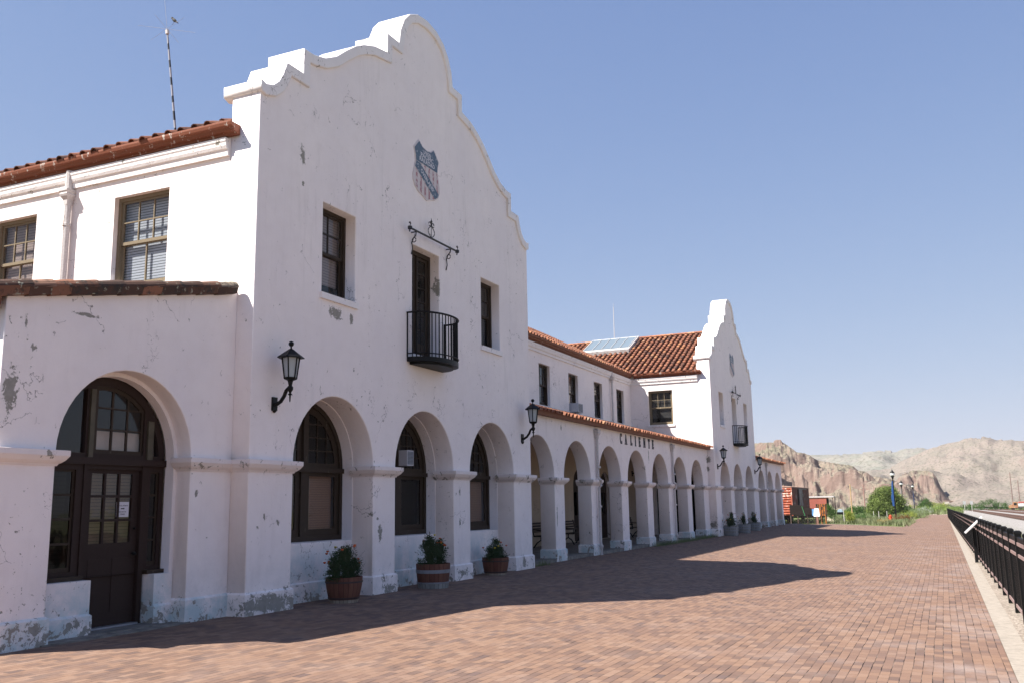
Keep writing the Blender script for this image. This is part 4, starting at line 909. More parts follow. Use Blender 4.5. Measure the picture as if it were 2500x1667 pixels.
poly_sheet('lawn', [(76.5, -7.0), (84, -3.6), (93.5, .8), (95.4, 3.0), (95.4, 30), (240, 30), (240, -6.8), (196, -7.4), (160, -7.2), (110, -6.6), (88, -6.6)], M['lawn'], .004)
poly_sheet('path_edge', [(84, -3.75), (93.5, .65), (95.4, 2.9), (95.1, 3.1), (93.2, .95), (83.8, -3.45)], M['concrete'], .03)
sheet('track_ballast', rng_(-40, 520, 60), [-33, -32, -27, -22, -16.8, -15.6, -14.4], lambda x, y: zf(x) + (.10 if -32.5 < y < -16 else -.02), M['ballast'])
sheet('arcade_floor', [W, D], [A + .05, 4.2], lambda x, y: .10, M['slab'])
b = MB(); b.box(W, D, A - .02, A + .06, -.2, .098); struct(b.build('arcade_step', M['slab']))
# scattered weeds at the building foot, and along the fence strip
wd_m = leaf_mat('weed_leaves', (.10, .15, .04), (.22, .26, .09))
def weeds(name, spots, label, size=.05):
    rng = random.Random(5); f = MB()
    for x, y, r, n in spots:
        for _ in range(n):
            px_, py_ = x + rng.gauss(0, r), y + rng.gauss(0, r * .25); h = rng.uniform(.5, 1.3) * size; a_ = rng.uniform(0, 6.28); l = rng.uniform(.2, .9) * h; z0 = gz(px_, py_); w_ = .006 + size * .05; f.cur = rng.random()
            f.add([(px_ - w_, py_, z0), (px_ + w_, py_, z0), (px_ + l * math.cos(a_), py_ + l * math.sin(a_), z0 + h)], [(0, 1, 2)])
    o = f.build(name, wd_m, None, recalc=False, tint=True); o['kind'] = 'stuff'; tag(o, label, 'weeds'); return o
weeds('weeds', [(24.5 + k * 1.1, .12, .5, 130) for k in range(10)] + [(12.5, .1, .3, 60)], 'scrubby green weeds at the foot of the arcade piers', .16)
weeds('grass_tufts', [(x * 1.35 - 1, -11.3, .5, 60) for x in range(90)] + [(14 + x * 1.3, -11.02, .45, 10 + x) for x in range(70)] + [(45 + x * 1.6, -10.80, .5, 6 + x) for x in range(40)], 'dry grass tufts in the pebble strip under the black fence', .09)
weeds('trackside_grass', [(x * 1.5 - 2, -13.3 - (x % 3) * .5, 2.2, 130) for x in range(150)], 'sparse green weeds between the fence and the tracks', .16)

# ------------------------------------------------------------------ black fence
FX0, FDX, NP = -4.4, 1.66, 92
def fy_(x): return -11.18 + .0030 * max(x, 0)
fence = thing('platform_fence', 'long black metal picket fence with capped posts along the right edge of the brick platform', 'fence')
rail_pink = simple('pinkish_rail', (.25, .175, .165), .5, .4, .15, 3)  # pinkish colour on the thin rails of each fence panel
post_me = MB(); post_me.box(-.045, .045, -.045, .045, 0, 1.30); post_me.loft([[(sx * w, sy * w, z) for sx, sy in ((-1, -1), (1, -1), (1, 1), (-1, 1))] for w, z in ((.055, 1.30), (.055, 1.335), (.03, 1.355))])
p0 = post_me.build('post', M['black'], fence); p0.location = (FX0, fy_(FX0), zf(max(FX0, 0)))
pan = MB()
for k in range(14): x = .10 + k * .113; pan.box(x - .013, x + .013, -.013, .013, .09, 1.16)
pan.box(.04, 1.62, -.02, .02, 1.19, 1.26); nblk = len(pan.f)
ra = pan
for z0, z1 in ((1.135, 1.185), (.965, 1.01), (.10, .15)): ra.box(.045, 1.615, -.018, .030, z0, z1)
pn = pan.build('picket_panel', M['black'], fence, recalc=False); pn.data.materials.append(rail_pink); pn.data.polygons.foreach_set('material_index', [0 if i < nblk else 1 for i in range(len(pn.data.polygons))])
def sl_(x): return math.atan2(zf(max(x + FDX, 0)) - zf(max(x, 0)), FDX)
for k in range(NP):
    x = FX0 + k * FDX; zz = -.2 if x < 5 else zf(x); zz = zf(x) if x > -5 else -.2
    for src in (p0, pn):
        if k == 0: o = src
        else: o = src.copy(); col.objects.link(o); o.parent = fence
        o.location = (x, fy_(x), zz)
        if src is not p0: o.rotation_euler = (0, .007, .003 if x > 0 else 0)
# tilted information panel in front of the fence
ip = thing('information_panel', 'slanted white edged information board on a black post in front of the fence', 'sign', (20.0, -10.98, gz(20, -10.9)))
b = MB(); b.box(-.05, .05, -.045, .045, 0, 1.05); b.build('post', M['black'], ip)
b = MB(); b.box(-.14, .14, -.2, .10, -.01, .03); b.build('foot', M['concrete'], ip)
b = MB(); P_ = [(.26, .92), (-.25, 1.40), (-.275, 1.375), (.235, .895)]; b.prism([(y, z) for y, z in P_], 'x', -.45, .45); b.build('board', simple('white_board_edge', (.50, .485, .485), .4, .4, .05), ip)

# ------------------------------------------------------------------ railway tracks
def track(yc, label):
    t = thing('railway_track', label, 'railway track', (0, yc, 0)); n = 52
    for s_ in (-.72, .72):
        r_ = MB(); pts = rng_(-40, 500, n); r_.loft([[(x, s_ - .035, zf(x) + .14), (x, s_ + .035, zf(x) + .14), (x, s_ + .035, zf(x) + .30), (x, s_ - .035, zf(x) + .30)] for x in pts]); r_.build('rail', M['rail'], t)
    ti = MB(); x = -10.0
    while x < 420: ti.box(x, x + .23, -1.28, 1.28, zf(x) + .02, zf(x) + .115); x += .62 if x < 160 else 1.24
    ti.build('ties', M['tie'], t)['kind'] = 'stuff'
track(-18.95, 'nearest rusty railway track beyond the black fence'); track(-24.1, 'middle rusty railway track beyond the fence'); track(-29.2, 'farthest rusty railway track at the right')

# ------------------------------------------------------------------ far things beyond the platform
def rust(name, a, b, c=(.6, .55, .5), s=1.2, thr=.6):
    n = N(name); f = n.noise(s, 7, .75, n.scale((1, 1, .6))); k = n.mix(n.step(f, .4, .6), a, b); k = n.mix(n.step(n.noise(s * 1.7, 6, .75, n.scale((1, 1, .8))), thr, thr + .05), k, c); n.bump(n.noise(6, 4), .3, .02); return n.fin(k, .75, .3)
bx_ = thing('boxcar', 'old red railway boxcar with a ribbed sunlit end and peeling paint behind the station', 'boxcar', (95.4, 4.9, gz(95.4, 4.9)))
bm_end = rust('boxcar_end_paint', (.36, .085, .045), (.46, .14, .085), (.74, .58, .50), .8, .53); bm_side = rust('boxcar_side_paint', (.20, .055, .04), (.11, .06, .055), (.30, .27, .27), .9, .56)
b = MB(); b.box(0.02, 14.8, 0.0, 3.0, .95, 4.0); b.build('body', bm_side, bx_)
e = MB(); zr = 1.0
while zr < 3.85: e.prism([(-.0, zr), (-.10, zr + .07), (-.10, zr + .13), (-.0, zr + .20)], 'y', .10, 2.9); zr += .27
e.box(-.02, .03, 0.0, 3.0, .95, 4.02); e.box(-.12, .06, -.03, .09, .9, 4.0); e.box(-.12, .06, 2.9, 3.03, .9, 4.0); 
eo = e.build('ribbed_end', bm_end, bx_)
# prism profile above is (y,z) for axis x; rebuild ribs properly along y
e2 = MB(); zr = 1.02
while zr < 3.85: e2.prism([(0.0, zr), (-.14, zr + .07), (-.14, zr + .14), (0.0, zr + .21)], 'y', .10, 2.9); zr += .272
e2.build('ribs', bm_end, eo)
b = MB(); b.prism([(-.04, 4.0), (-.04, 4.07), (1.5, 4.26), (3.04, 4.07), (3.04, 4.0)], 'x', -.15, 14.9); b.build('roof', rust('boxcar_roof', (.30, .13, .09), (.42, .33, .28), (.5, .45, .4)), bx_)
b = MB(); b.box(5.4, 8.2, -.09, -.03, 1.0, 3.85); b.box(5.0, 12.0, -.10, -.02, 3.82, 3.92); b.build('door', rust('boxcar_door', (.28, .27, .28), (.16, .09, .08), (.12, .05, .04), 1.0, .6), bx_)
b = MB(); b.box(4.3, 5.3, -.02, .01, 1.1, 3.8); b.build('doorway', M['dark_backing'], bx_)
for k in range(12): b = MB() if k == 0 else b; b.box(.6 + k * 1.2, .66 + k * 1.2, -.045, .01, .97, 3.95)
b.build('side_posts', bm_side, bx_)
b = MB(); b.box(.3, 14.5, .4, 2.6, .70, .96); b.build('underframe', M['black'], bx_)
for xx in (1.6, 12.4):
    tr = MB(); tr.box(xx - 1.1, xx + 1.1, .35, .5, .40, .62); tr.box(xx - 1.1, xx + 1.1, 2.5, 2.65, .40, .62); tr.box(xx - .2, xx + .2, .5, 2.5, .45, .6); tr = tr.build('truck_frame', M['black'], bx_)
    for dx_ in (-.85, .85):
        for y_ in (.6, 2.3):
            w_ = MB(); w_.loft([[(xx + dx_ + r_ * math.cos(t), yy_, .42 + r_ * math.sin(t)) for t in [2 * math.pi * q / 16 for q in range(16)]] for r_, yy_ in ((.05, y_ - .07), (.42, y_ - .06), (.42, y_ + .06), (.05, y_ + .07))]); w_.build('wheel', M['tie'], tr)
# red caboose-like car across the back
cb = thing('red_rail_car', 'bright red car with a pale flat roof and an open end platform behind the boxcar', 'railway car', (131.4, 4.2, gz(131, 4)))
red = rust('sunlit_red_paint', (.34, .095, .065), (.28, .08, .06), (.45, .22, .18), .5, .64)
b = MB(); b.box(0, 3.0, .95, 9.2, .9, 3.15); b.build('body', red, cb); b = MB(); b.prism([(-.1, 3.15), (-.1, 3.25), (1.5, 3.38), (3.1, 3.25), (3.1, 3.15)], 'y', -.05, 9.4); b.build('roof', simple('pale_tin_roof', (.36, .33, .31), .6), cb)
b = MB(); b.box(-.05, 3.05, 0, .98, .75, .9); b.build('platform', M['tie'], cb)
for x in (.05, 2.95): b = MB(); b.box(x - .05, x + .05, .02, .12, .9, 3.2); b.build('post', M['tie'], cb)
b = MB(); b.box(.3, 2.7, 1.5, 9, .3, .9); b.build('underframe', M['black'], cb)
b = MB(); b.box(.02, .06, .93, 1.0, 1.0, 3.1); b.box(-.01, 3.0, .93, .951, 1.0, 3.0); b.build('end_wall', M['dark_backing'], cb)
# dark stepped loading ramp
rm = thing('loading_steps', 'dark brown wooden steps and railing beside the boxcar', 'steps', (93.9, 3.0, gz(94, 3)))
b = MB(); b.prism([(2.0, 2.05), (1.0, 2.05), (-.7, 1.55), (-.7, 1.0), (2.0, 1.0)], 'x', -.1, .0); b.build('side_board', simple('dark_brown_boards', (.010, .005, .004), .8), rm)
for k in range(7):
    b = MB(); b.box(-.08 , .5, -.7 + .0 * k, 1.2, .12 + k * .18, .17 + k * .18); b.build('tread', simple('dark_treads', (.014, .010, .008), .8) if k == 0 else bpy.data.materials['dark_treads'], rm)
b = MB(); b.tube([(-.12, .45, .9), (-.12, .7, 1.9)], .03, 6); b.build('handrail', simple('green_rail_paint', (.06, .25, .10), .6), rm)
for y_ in (-.65, .2, 1.2, 1.95): b = MB(); b.box(-.05, .05, y_ - .05, y_ + .05, -.1, 1.2); b.build('post', M['tie'], rm)
# rusty ribbed metal bin on legs
rb = thing('rusty_metal_bin', 'tall rusty orange metal bin on legs beside the dark steps', 'metal bin', (95.4, 1.45, gz(95, 1.4)))
rm_ = rust('orange_rust', (.50, .17, .03), (.25, .08, .03), (.03, .018, .012), 2.2, .50)
b = MB(); b.box(0, 1.0, 0, .98, .85, 2.12); b.build('bin', rm_, rb)
b = MB()
for k in range(5): b.box(-.04, .0, k * .235, .05 + k * .235, .85, 2.14)
b.build('rib', M['tie'], rb)
for x in (.05, .95):
    for y_ in (.05, .5, .93): b = MB(); b.box(x - .04, x + .04, y_ - .04, y_ + .04, -.05, .86); b.build('leg', rm_, rb)
# white info panel
wp = thing('white_sign_board', 'white rounded sign board with a blue edge on a brown post near the rusty bin', 'sign', (93.2, 2.12, gz(93.2, 2.1)))
b = MB(); b.prism([(-.28, .80), (.34, .80), (.36, .95), (.26, 1.62), (.18, 1.68), (-.16, 1.68), (-.22, 1.60)], 'x', 0, .03); b.build('board', simple('white_sign', (.78, .78, .80), .5, .3, .03), wp)
b = MB(); b.box(.031, .06, -.2, .50, .90, 1.60); b.build('blue_panel', simple('blue_panel', (.10, .25, .50), .5), wp)
b = MB(); b.box(-.0, .08, -.1, .10, -.05, .82); b.build('post', simple('brown_post', (.20, .11, .08), .8), wp)
# beige utility box, mailbox-like grill
t_ = thing('utility_box', 'low beige utility box on the grass right of the rusty bin', 'utility box', (103.5, 1.5, gz(103.5, 1.5)))
b = MB(); b.box(0, .9, 0, .85, -.05, .55); b.build('cabinet', simple('beige_paint', (.60, .52, .40), .6), t_); b = MB(); b.box(-.03, .93, -.03, .88, .55, .60); b.build('lid', simple('beige_lid', (.62, .55, .44), .5), t_)
t_ = thing('park_grill', 'black park grill on a thin leg with a grey blue hood, beside the small tree', 'grill', (99.0, .30, gz(99, .3)))
b = MB(); b.box(-.25, .25, -.30, .32, .95, 1.22); b.build('firebox', M['black'], t_); b = MB(); b.loft([[(sx * w, sy * w * 1.2, z) for sx, sy in ((-1, -1), (1, -1), (1, 1), (-1, 1))] for w, z in ((.24, 1.22), (.2, 1.45), (.1, 1.52))]); b.build('hood', simple('blue_grey_hood', (.22, .30, .36), .4), t_)
b = MB(); b.tube([(0, -.2, 1.0), (0, -.32, -.05)], .025, 6); b.build('leg', M['black'], t_)

# posts and poles
def pole(name, loc, h, r, mat, label, cat='pole', arms=(), grp=None, lean=0.0):
    t = thing(name, label, cat, (loc[0], loc[1], gz(loc[0], loc[1])), group=grp); b = MB(); b.tube([(0, 0, -.1), (0, lean, h)], r, 8, r * .75); b.build('shaft', mat, t)
    for z, w in arms: b = MB(); b.box(-.06, .06, -w, w, z, z + .12); b.build('crossarm', mat, t)
    return t
wdp = simple('weathered_yellow_wood', (.40, .27, .14), .8); wdg = simple('grey_brown_pole', (.19, .13, .11), .85)
pole('wooden_post', (126, 1.3), 4.9, .085, wdp, 'yellowish wooden pole standing in the pale bushes', 'pole')
pole('sign_post', (100.6, .10), 1.75, .04, M['pipe'], 'thin grey post with a small dark box at its top in the grass', 'post')
tu = pole('utility_pole', (235, 7.3), 7.2, .16, simple('reddish_pole', (.26, .15, .13), .8), 'reddish utility pole with a white crossarm in front of the cliff', 'utility pole', ((6.0, 1.2),))
for q, (px_, py_) in enumerate(((130, -1.2), (128, -2.0), (131, -2.9))): pole('stake', (px_, py_), 1.15, .045, simple('white_stake', (.55, .52, .47), .8) if q == 0 else bpy.data.materials['white_stake'], ['left white stake of three under the big tree', 'middle white stake of three under the big tree', 'right white stake of three under the big tree'][q], 'stake', (), 'white stakes under the big tree')
for q, (px_, py_, h) in enumerate(((470, -39.0, 16), (480, -42.5, 12.5), (445, -43.5, 13), (420, -44.5, 12.5))):
    pole('trackside_pole', (px_, py_), h, .22, wdg, ['tallest trackside pole, left of the four at the right edge', 'shortest trackside pole behind the old truck', 'third trackside pole from the left, right of the truck', 'rightmost trackside pole next to the rusty box'][q], 'utility pole', ((h - 1.2, 1.3),), 'poles beside the far tracks')
# street lamps with blue banners
def street_lamp():
    t = thing('street_lamp', '', 'street lamp'); b = MB(); b.lathe((0, 0, 0), [(.16, -.05), (.16, .25), (.10, .35), (.085, 1.0), (.065, 4.9), (.05, 4.95)], 10); b.build('post', M['black'], t)
    b = MB(); b.lathe((0, 0, 4.95), [(.05, 0), (.10, .1), (.19, .38), (.2, .42)], 10); b.build('lamp_base', M['black'], t)
    b = MB(); b.lathe((0, 0, 5.37), [(.19, 0), (.27, .10), (.28, .32)], 10); b.build('globe', simple('clear_globe', (.62, .64, .66), .2, .6) if 'clear_globe' not in bpy.data.materials else bpy.data.materials['clear_globe'], t)
    b = MB(); b.lathe((0, 0, 5.69), [(.29, 0), (.27, .06), (.12, .28), (.03, .42), (.012, .6), (.0, .64)], 10); b.build('cap', M['black'], t)
    return t
def banner(t, mat, w, a=(-.06)):
    b = MB(); vs = []; n = 8
    rings = []
    for k in range(n + 1):
        z = 4.75 - 2.95 * k / n; bulge = .35 * w * math.sin(math.pi * k / n) + (w * .45 if k > n * .5 else w * .15)
        rings.append([(-.02, -.06, z), (-.02 + .35 * bulge, -.06 + 0.0, z), (-.05, .06 + bulge * 1.0 + .05, z), (-.08, .06, z)])
    b.loft(rings); return b.build('banner', mat, t)
L1 = street_lamp(); L1['group'] = 'black street lamps along the path'
L2 = dup(L1); L3 = dup(L1)
blue = simple('blue_banner', (.012, .055, .19), .6); grey = simple('grey_banner', (.22, .20, .19), .7); blue2 = simple('faded_blue_banner', (.05, .10, .26), .6)
banner(L1, blue, .30); banner(L2, grey, .35); banner(L3, blue2, -.3)
L1.location = (110.0, -4.95, gz(110, -5)); L2.location = (158.5, -4.1, gz(158, -4) - .1); L3.location = (187.5, -5.1, gz(187, -5))
L1['label'] = 'nearest black street lamp with a bright blue banner, tallest in view'; L2['label'] = 'middle street lamp of the row, with a grey banner'; L3['label'] = 'farthest street lamp of the row, with a dull blue banner on its right'
for L in (L1, L2, L3): L['group'] = 'black street lamps along the path'
# red hydrant by the nearest lamp
t_ = thing('fire_hydrant', 'small red fire hydrant at the foot of the nearest street lamp', 'hydrant', (109.6, -4.35, gz(109.6, -4.4)))
rp = simple('hydrant_red', (.60, .07, .03), .5); b = MB(); b.lathe((0, 0, 0), [(.2, 0), (.2, .06), (.13, .1), (.13, .55), (.18, .58), (.16, .68), (.06, .76), (.0, .8)], 12); b.build('barrel', rp, t_); b = MB(); b.tube([(0, -.24, .42), (0, .24, .42)], .07, 8); b.build('outlet', rp, t_)

# ---- vegetation
lm_tree = leaf_mat('big_tree_leaves', (.13, .19, .045), (.27, .33, .10)); lm_dk = leaf_mat('dark_bush_leaves', (.05, .115, .02), (.10, .19, .045)); lm_sage = leaf_mat('rabbitbrush_leaves', (.17, .235, .09), (.27, .32, .16)); lm_grey = leaf_mat('grey_sage_leaves', (.34, .38, .32), (.48, .50, .44)); lm_yel = leaf_mat('yellow_green_leaves', (.19, .25, .03), (.38, .40, .08)); lm_red = leaf_mat('reddish_leaves', (.16, .07, .03), (.20, .16, .05), (.45, .10, .04)); lm_or = leaf_mat('orange_flower_leaves', (.28, .28, .12), (.48, .36, .16), (.60, .24, .08))
bark = simple('bark', (.10, .075, .055), .9)
def plant(name, loc, blobs, n, size, mat, label, cat, trunk=None, seed=1, asp=1.6, grp=None, kind=None):
    rng = random.Random(seed); z0 = gz(loc[0], loc[1]); t = thing(name, label, cat, (loc[0], loc[1], z0), group=grp); f = MB(); tot = sum(b[3] * b[4] * b[5] for b in blobs)
    for b in blobs:
        k = max(6, int(n * b[3] * b[4] * b[5] / tot / 22))
        for _ in range(k):
            while True:
                p = Vector((rng.uniform(-1, 1), rng.uniform(-1, 1), rng.uniform(-1, 1)))
                if .35 < p.length < 1.0: break
            p *= rng.uniform(.86, 1.10); c = (b[0] + p.x * b[3], b[1] + p.y * b[4], max(.05, b[2] + p.z * b[5])); leafy(f, c, (size * 2.4, size * 2.4, size * 2.0), 22, size, rng, asp)
    f.build('crown' if trunk else 'foliage', mat, t, recalc=False, tint=True)
    if trunk:
        tr = MB()
        for (x, y, r, hh, dx, dy) in trunk: tr.tube([(x, y, -.1), (x + dx * .4, y + dy * .4, hh * .5), (x + dx, y + dy, hh)], r, 7, r * .4)
        tr.build('trunk', bark, t)
    else:
        tr = MB()
        for k in range(7): a_ = k * .9; b_ = blobs[k % len(blobs)]; tr.tube([(b_[0] * .6, b_[1] * .6, -.05), (b_[0] + .4 * b_[3] * math.cos(a_), b_[1] + .4 * b_[4] * math.sin(a_), b_[2] + b_[5] * .3)], .03, 5, .01)
        tr.build('stems', bark, t)
    return t
plant('tree', (141, -2.3), [(0, 1.0, 2.2, 1.9, 1.5, 1.7), (0, -.6, 2.9, 1.9, 1.5, 1.9), (.3, -1.6, 2.0, 1.8, 1.3, 1.5), (-.4, .2, 3.4, 1.5, 1.3, 1.4), (0, 1.5, 1.5, 1.5, 1.1, 1.1), (.2, 2.0, .9, 1.2, .9, .8), (-.6, -.8, 1.6, 1.5, 1.3, 1.2), (0, .4, 1.5, 2, 1.6, 1.2)], 34000, .17, lm_tree, 'big rounded green tree behind the nearest street lamp', 'tree', [(0, 0, .18, 3.5, .2, -.4), (.1, .4, .14, 3.0, 0, 1.0), (0, -.5, .12, 2.8, .1, -1.0)], 4)
plant('tree', (242, -6.2), [(0, 0, 2.0, 1.8, 1.7, 1.4), (0, .8, 1.5, 1.3, 1.0, 1.0), (0, -.8, 1.6, 1.3, 1.0, 1.0), (0, 0, 2.8, 1.1, 1.0, .9)], 5200, .16, lm_dk, 'small dark green tree right of the farthest street lamp', 'tree', [(0, 0, .12, 2.0, .2, .2)], 6)
plant('tree', (101.5, 1.55), [(0, 0, 1.3, .5, .42, .6), (0, .15, 1.8, .35, .3, .5), (0, -.1, .8, .4, .38, .4)], 2000, .09, lm_dk, 'young dark green tree between the rusty bin and the grill', 'tree', [(0, 0, .035, 1.7, 0, .05)], 8)
plant('bush', (150, 2.6), [(0, 0, .9, 1.8, 1.5, 1.2), (0, 1.0, .8, 1.3, .9, .9), (0, -.8, .9, 1.3, .9, 1.0)], 6500, .14, lm_dk, 'bright green rounded bush left of the big tree', 'bush', None, 9)
plant('bush', (160, -4.9), [(0, 0, .8, 1.5, .9, 1.1), (0, .6, 1.4, 1.0, .6, .8)], 2500, .14, lm_dk, 'dark green bush just right of the big tree behind the lamps', 'bush', None, 10)
for k, (x, y, w, h, lab) in enumerate(((122, 2.0, 1.7, .95, 'leftmost pale green mound of rabbitbrush'), (124, -.2, 1.9, 1.0, 'broad pale green rabbitbrush mound below the big tree'), (118, .9, 1.3, .7, 'low pale green mound in front of the other rabbitbrush at the left'), (133, -5.6, 1.4, 1.15, 'yellowish green mound behind the two far street lamps'), (140, -7.0, 1.5, 1.35, 'tall pale green mound right beside the brick path'), (146, -6.2, 1.6, 1.5, 'rear pale green mound between path and big tree'), (128, -4.4, 1.1, .8, 'small green mound directly right of the nearest lamp'))):
    plant('rabbitbrush', (x, y), [(0, 0, h * .45, w, w * .9, h * .6), (w * .3, w * .5, h * .4, w * .6, w * .5, h * .5), (0, -w * .5, h * .4, w * .6, w * .5, h * .5)], 3200, .09, lm_sage if k not in (3,) else lm_yel, lab, 'shrub', None, 20 + k, 3.0, 'pale green desert shrubs around the tree')
plant('rabbitbrush', (117.5, -.5), [(0, 0, .35, .8, .8, .5)], 1800, .09, lm_dk, 'dense darker green clump in front of the rabbitbrush mounds', 'shrub', None, 31, 2.2, 'pale green desert shrubs around the tree')
plant('bush', (97.5, -.75), [(0, 0, .7, .5, .45, .6), (0, -.2, .4, .5, .4, .45), (0, .2, 1.0, .35, .3, .4)], 2600, .08, lm_yel, 'yellow green leafy bush at the edge of the brick paving', 'bush', None, 33)
plant('bush', (104, -5.5), [(0, 0, .4, .8, .8, .45), (0, -.8, .4, .7, .5, .4)], 2400, .07, lm_red, 'reddish brown rose bush right of the nearest street lamp', 'bush', None, 34)
plant('bush', (90, -4.7), [(0, 0, .25, .8, .6, .3), (0, .6, .2, .6, .4, .25)], 1500, .06, lm_or, 'low orange flowered bush at the corner of the paving', 'bush', None, 35)
plant('bush', (88, -6.0), [(0, 0, .22, 1.0, .55, .28)], 1500, .06, lm_sage, 'low grey green clump at the corner where the path narrows', 'bush', None, 36, 3)
plant('bush', (100, -6.1), [(0, 0, .22, 1.6, .5, .25)], 1500, .06, lm_sage, 'low green edging clump along the brick path', 'bush', None, 37, 3)
plant('sagebrush', (205, -6.6), [(0, 0, .8, 1.3, 1.7, .8), (0, 1.1, .6, 1.2, 1.0, .7)], 2600, .12, lm_grey, 'pale grey sagebrush beside the end of the brick path', 'shrub', None, 38, 3)
plant('sagebrush', (215, -1.5), [(0, 0, 1.7, 1.3, 1.9, 1.3), (0, 1.0, 1.2, 1.2, 1.2, 1.0)], 2600, .13, lm_grey, 'tall silvery shrub left of the small dark tree', 'shrub', None, 39, 3)
plant('bush', (215, -9.5), [(0, 0, .9, 2, 2.6, 1.0), (0, 3, .8, 2, 2.0, .9), (0, -3, .7, 2, 1.8, .8)], 4200, .17, leaf_mat('lime_leaves', (.16, .25, .05), (.27, .36, .10)), 'wide lime green thicket behind the far end of the fence', 'bush', None, 40)
plant('bush', (300, -8.0), [(0, 0, 1.2, 3, 5.0, 1.6), (0, 7, 1.0, 3, 3.0, 1.4)], 4200, .22, lm_yel, 'long yellow green hedge beyond the path end', 'bush', None, 41)
plant('bush', (360, -25.0), [(0, 0, 1.6, 3, 3.6, 2.4), (0, -4, 1.2, 3, 3.0, 1.5), (0, 4, 1.2, 3, 3.0, 1.4)], 4200, .3, lm_dk, 'dark green willow thicket across the tracks left of the old truck', 'bush', None, 42)
plant('bush', (340, -12.0), [(0, 0, 1.0, 3, 4.0, 1.3), (0, -5, .8, 3, 3.0, 1.2)], 2800, .25, lm_dk, 'flat dark green thicket far behind the fence end', 'bush', None, 43)
# ground cover on the lawn beds
def tufts(name, n, fn, h, mat, label):
    rng = random.Random(77); f = MB()
    for _ in range(n):
        x, y = fn(rng); z0 = gz(x, y); hh = h * rng.uniform(.4, 1.2); a_ = rng.uniform(0, 6.28); l = hh * rng.uniform(.2, .8); w_ = hh * .12; f.cur = rng.random(); c_, s_ = math.cos(a_ + 1.57) * w_, math.sin(a_ + 1.57) * w_
        f.add([(x - c_, y - s_, z0), (x + c_, y + s_, z0), (x + l * math.cos(a_), y + l * math.sin(a_), z0 + hh)], [(0, 1, 2)])
    o = f.build(name, mat, None, recalc=False, tint=True); o['kind'] = 'stuff'; tag(o, label, 'grass'); return o
def lawnpt(r):
    while True:
        x, y = r.uniform(78, 190), r.uniform(-7.3, 8)
        if x < 96 and y > -7.0 + (x - 76.5) * .42 - .2: continue
        if x > 106 and y < -6.6: continue
        return x, y
tufts('tall_grass', 16000, lawnpt, .42, leaf_mat('tall_grass_blades', (.15, .17, .075), (.25, .26, .14)), 'uneven green grass growing beside the brick path')
def farpt(r): return r.uniform(196, 420), r.uniform(-42, 34)
def farpt2(r):
    while True:
        x, y = farpt(r)
        if not (-33.5 < y < -14): return x, y
tufts('meadow_scrub', 15000, farpt2, 1.1, leaf_mat('scrub_blades', (.13, .17, .06), (.22, .24, .12)), 'low green scrub covering the valley floor')

# ---- small far objects at the right
t_ = thing('old_truck', 'old truck with an orange cab and a whitish tank body beside the far tracks', 'truck', (352, -35.5, gz(352, -35)))
b = MB(); b.prism([(4.9, .7), (4.9, 1.5), (3.7, 1.9), (3.5, 2.7), (2.2, 2.7), (2.2, .7)], 'x', -1.1, 1.1); b.build('cab', rust('orange_cab', (.34, .19, .09), (.28, .12, .07), (.4, .35, .3), 1, .6), t_)
b = MB(); b.box(-1.12, -1.09, 2.5, 3.4, 1.6, 2.4); b.build('cab_window', M['dark_backing'], t_)
b = MB(); b.loft([[(1.1 * math.cos(t), y_, 1.55 + .95 * math.sin(t)) for t in [2 * math.pi * k / 14 for k in range(14)]] for y_ in (-3.4, 2.1)]); b.build('tank', simple('white_tank', (.55, .54, .54), .5, .3, .2, 1), t_)
b = MB(); b.box(-1.0, 1.0, -.4, 2.0, 2.45, 2.75); b.build('rack', simple('red_rack', (.5, .12, .1), .6), t_); b = MB(); b.box(-.9, .9, -3.5, 4.6, .5, .75); b.build('chassis', M['black'], t_)
for y_ in (-2.6, -1.5, 3.7):
    for x_ in (-1.0, .8): b = MB(); b.loft([[(xx, y_ + r_ * math.cos(t), .45 + r_ * math.sin(t)) for t in [2 * math.pi * k / 14 for k in range(14)]] for xx, r_ in ((x_, .2), (x_, .48), (x_ + .22, .48), (x_ + .22, .2))]); b.build('wheel', M['black'], t_)
t_ = thing('rusty_box', 'small rusty brown hopper on the pale dirt at the right edge', 'hopper', (395, -46, gz(395, -46))); b = MB(); b.loft([[(-1, -1.2, .6), (1, -1.2, .6), (1, 1.2, .6), (-1, 1.2, .6)], [(-1.4, -1.7, 1.9), (1.4, -1.7, 1.9), (1.4, 1.7, 1.9), (-1.4, 1.7, 1.9)]]); b.build('hopper', rust('hopper_rust', (.35, .14, .07), (.25, .1, .06)), t_)
for y_ in (-1, 1): b = MB(); b.box(-.9, .9, y_ - .1, y_ + .1, -.1, .65); b.build('leg', M['tie'], t_)
for k, (x, y, lab) in enumerate(((262, -15.3, 'left white trackside marker sign beyond the fence'), (262, -17.0, 'right white trackside marker sign beyond the fence'))):
    t_ = thing('marker_sign', lab, 'sign', (x, y, gz(x, y)), group='trackside marker signs'); b = MB(); b.box(-.03, .03, -.35, .35, 2.0, 2.9); b.build('board', simple('pale_sign_face', (.30, .31, .31), .6), t_); b = MB(); b.tube([(0.05, 0, -.1), (0.05, 0, 2.9)], .05, 6); b.build('post', M['pipe'], t_)
t_ = thing('distant_house', 'small flat white house at the foot of the hill', 'house', (520, -13, -1.0)); b = MB(); b.box(0, 6, -.2, 2.0, -3, 1.2); b.build('wall', simple('white_house', (.45, .42, .38), .8), t_); b = MB(); b.box(-.2, 6.2, -4.2, 2.2, 1.2, 1.45); b.build('roof', simple('tan_roof', (.35, .25, .2), .8), t_); b = MB(); b.box(.5, 6, -4, -.201, -3, 1.19); b.build('wall', simple('tan_house', (.34, .27, .22), .8), t_)
